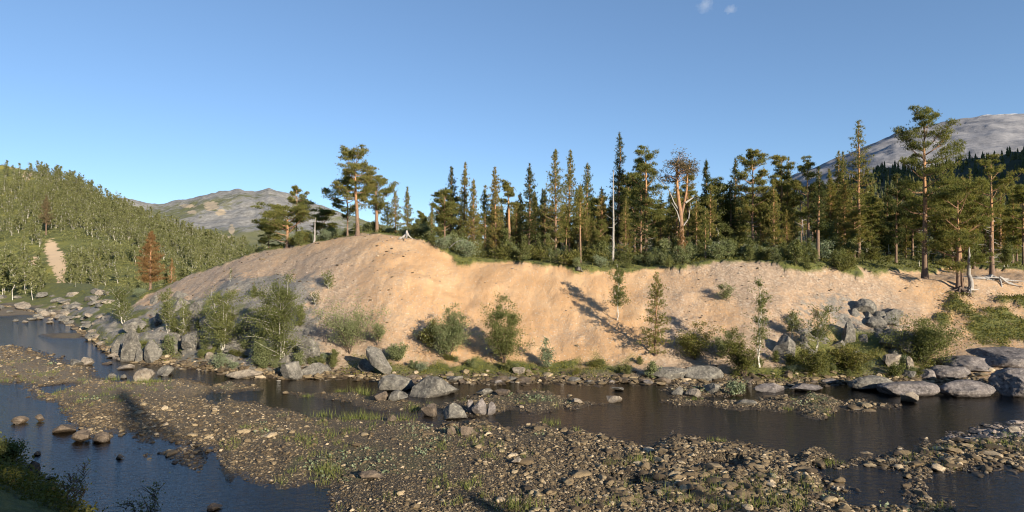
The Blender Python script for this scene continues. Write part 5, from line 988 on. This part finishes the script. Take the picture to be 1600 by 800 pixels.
for px, Y, ty, w in VAL:
    g, h = top_h(px, Y, ty); plant('hill', hb_p, rng.integers(0, 7), g, max(.3, h/6), 'birch_tree', 'birch on the valley floor between the left stream and the hillside', 'birch tree', 'birches on the valley floor')

# --- forest on the shaded ridge: small cones, one mass
k = np.nonzero((RT > .1) & (RT < 1.02))[0]; k = rng.choice(k, 4200); n = len(k); c = RV[k]+rng.normal(0, 1, (n, 3))*[2.5, 4, 0]; h = rng.uniform(5, 12, n); rd = h*rng.uniform(.14, .2, n)
th = np.linspace(0, 2*np.pi, 6, endpoint=False); L = []
for zf, rf in ((.1, 1.), (.35, .62), (.38, .85), (.65, .4), (.67, .55), (1., .0)):
    a = th+rng.uniform(0, 1, (n, 1)); rj = rd[:, None]*rf*rng.uniform(.7, 1.25, (n, 6)); L.append(np.stack([c[:, 0:1]+np.cos(a)*rj, c[:, 1:2]+np.sin(a)*rj, np.broadcast_to((c[:, 2]-1+h*zf)[:, None], a.shape)], -1))
v = np.stack(L, 1).reshape(-1, 3); i = np.arange(5)[:, None]*6; j = np.arange(6)[None]; jj = (j+1) % 6; f = np.stack([i+j, i+jj, i+6+jj, i+6+j], -1).reshape(-1, 4)
f = (f[None]+(np.arange(n)*36)[:, None, None]).reshape(-1, 4)
tag(link('ridge_forest', mesh('ridge_forest', v, [f], M['needle_dark'], var=np.repeat(rng.random(n), 36), smooth=False)), kind='stuff')

# --- trees behind the camera: their shadows lie on the near bank and the edge of the gravel
for k, (x, y, h) in enumerate([(2, -5, 5.6), (17, -10, 7.6), (-1, -4, 5.6), (-5, -6, 6), (19.4, -16, 15), (-9, -7, 6), (27, -11, 4.4), (38, -11, 6), (45, -10, 4.6), (-14, -8, 6), (56, -11, 6), (5, -6.5, 6.6), (1, -7.5, 6.3), (-3, -9, 7), (-7, -4, 5.4), (3.5, -9, 7.4), (8, -8.5, 7), (10, -7, 6.4), (12.5, -11, 7), (-11, -5, 6)]):
    z = float(znear(np.array(float(x)), np.array(float(y)))); q = rng.integers(0, 4)
    if k % 3 == 1: plant('back', back_p, [0, 4, 7][k % 2], np.array([x, y, z]), h/9, 'pine_tree', 'pine on the near bank behind the viewpoint', 'pine tree', 'pines behind the viewpoint')
    else: plant('mid', mid_p, q, np.array([x, y, z]), h/4.2, 'birch_tree', 'birch on the near bank behind the viewpoint', 'birch tree', 'birches behind the viewpoint')

# ------------------------------------------------------------------ ground cover
def cover(name, n, sel, mt, k=10, rad=.22, ls=.12, zup=.12, seed=0, blades=False, hgt=.3, umin=-.95, umax=.95, ymin=50, ymax=130, zf=terr):
    rng = np.random.default_rng(seed); u = rng.uniform(umin, umax, n); y = np.exp(rng.uniform(math.log(ymin), math.log(ymax), n)); x = u*y; p = sel(x, y); q = rng.random(n) < p; x, y = x[q], y[q]
    z = zf(x, y); c = np.repeat(np.stack([x, y, z], -1), k, 0); G = Geo(); N_ = len(c); s = np.repeat(rng.uniform(.6, 1.5, len(x)), k)
    pos = c+rng.normal(0, 1, (N_, 3))*np.stack([s*rad, s*rad, 0*s], -1); pos[:, 2] += np.abs(rng.normal(0, zup, N_))*s
    va = np.clip(np.repeat(rng.random(len(x)), k)*.6+rng.random(N_)*.4, 0, 1)
    if blades: G.blades(pos, rng.normal(0, .3, (N_, 3))+[0, 0, 1], hgt*s*rng.uniform(.5, 1.2, N_), .022, rng, 0, va)
    else: G.leaves(pos, ls*s, rng, 0, va, .4)
    return tag(link(name, G.mesh(name, M[mt], False)), kind='stuff')
cover('heath', 30000, lambda x, y: (vegmask(x, y) > .5)*(y > crestY(x/y)-8)*np.interp(y, [60, 100, 130], [1, .8, .3])*.6, 'heath_leaf', 9, .3, .17, .16, 1)
cover('heath', 6000, lambda x, y: (vegmask(x, y) > .45)*(x/y > .68)*(y < crestY(x/y)), 'heath_leaf', 8, .25, .12, .05, 2, umin=.66, umax=.95, ymin=55, ymax=72)
cover('hill_scrub', 24000, lambda x, y: np.where(np.hypot((x/y*F+800-86)/16, (400-(zhill(x, y)-H)/y*F-405)/40) < 1, 0, np.clip(.5+1.1*fb(x*.06, y*.06, 97), 0, 1)), 'hill_leaf', 6, .8, .42, .35, 9, umin=-1., umax=-.34, ymin=150, ymax=335, zf=zhill)
cover('moss', 26000, lambda x, y: (vegmask(x, y) > .42)*(y < shoreY(x/y)+9)*(y > shoreY(x/y)+.3)*.8, 'moss', 9, .22, .1, .07, 3, ymin=50, ymax=80)
cover('willow_sprigs', 4500, lambda x, y: (zriver(x, y) > .14)*(y < shoreY(x/y)-1)*sm(.1, .35, fb(x*.2, y*.2, 61))*.5, 'silver_leaf', 16, .22, .12, .09, 4, ymin=24, ymax=62)
cover('grass', 5000, lambda x, y: (zriver(x, y) > .04)*(y < shoreY(x/y)-.5)*sm(.05, .35, fb(x*.25, y*.25, 66))*.5, 'grass', 16, .18, .1, .01, 5, True, .34, ymin=26, ymax=62)
def tufts(name, pts, mt='grass', k=70, hgt=.55, rad=.25):
    G = Geo(); rg = np.random.default_rng(8)
    for px, py, s in pts:
        g = ground(px, py); c = g+rg.normal(0, 1, (k, 3))*[rad*s*1.6, rad*s, 0]-[0, 0, .05]; G.blades(c, rg.normal(0, .28, (k, 3))+[0, 0, 1], hgt*s*rg.uniform(.5, 1.2, k), .03, rg, 0)
    tag(link(name, G.mesh(name, M[mt], False)), kind='stuff')
tufts('grass', [(505, 650, 1), (548, 655, 1.2), (565, 655, 1.3), (580, 655, 1.2), (627, 657, 1.2), (645, 641, 1.1), (563, 612, 1.2), (570, 616, 1), (860, 662, .9), (1005, 720, 1), (1120, 690, .7), (1240, 795, 1.1), (1180, 790, 1.2), (1130, 795, 1), (510, 735, 1), (520, 740, .9), (820, 795, 1.3), (800, 798, 1.1), (1230, 640, .6), (1085, 625, .7), (1300, 725, .7), (175, 594, .9), (225, 598, 1), (240, 597, .9), (530, 612, .6), (480, 620, .6)])
cover('near_scrub', 9000, lambda x, y: (znear(x, y) > .35)*.55, 'heath_leaf', 10, .22, .12, .16, 6, umin=-.95, umax=-.55, ymin=23, ymax=45, zf=znear)
# ------------------------------------------------------------------ cloud wisp
m = bpy.data.materials.new('cloud_vapour'); m.use_nodes = True; nt = m.node_tree; nt.nodes.clear(); out = nt.nodes.new('ShaderNodeOutputMaterial')
g = nd(nt, 'TexCoord').outputs['Object']; dn = noise(nt, g, .012, 6, .7)
rl = math_(nt, 'DIVIDE', nd(nt, 'VectorMath', _operation='LENGTH', i0=g).outputs['Value'], 95.)
pv = nd(nt, 'VolumePrincipled', Color=(1, 1, 1, 1), Density=math_(nt, 'MULTIPLY', mrange(nt, math_(nt, 'SUBTRACT', dn, math_(nt, 'MULTIPLY', rl, .38)),   .18, .55), .003)); nt.links.new(pv.outputs[0], out.inputs[1])
D = 6000.
for (cx, cy, rx, ry, lab) in ((1102, 8, 15, 14, 'faint white wisp of cloud at the top edge of the sky'), (1141, 15, 9, 7, 'tiny faint cloud scrap right of the larger wisp')):
    v, f = ico(4); p_ = v*(1+.5*vn3(v*1.7, cx)+.3*vn3(v*4, 3))[:, None]*[rx/F*D, rx/F*D, ry/F*D]
    tag(link('cloud', mesh('cloud', p_, [f], m), None, (float(U(cx))*D, D, H+(400-cy)/F*D)), lab, 'cloud')
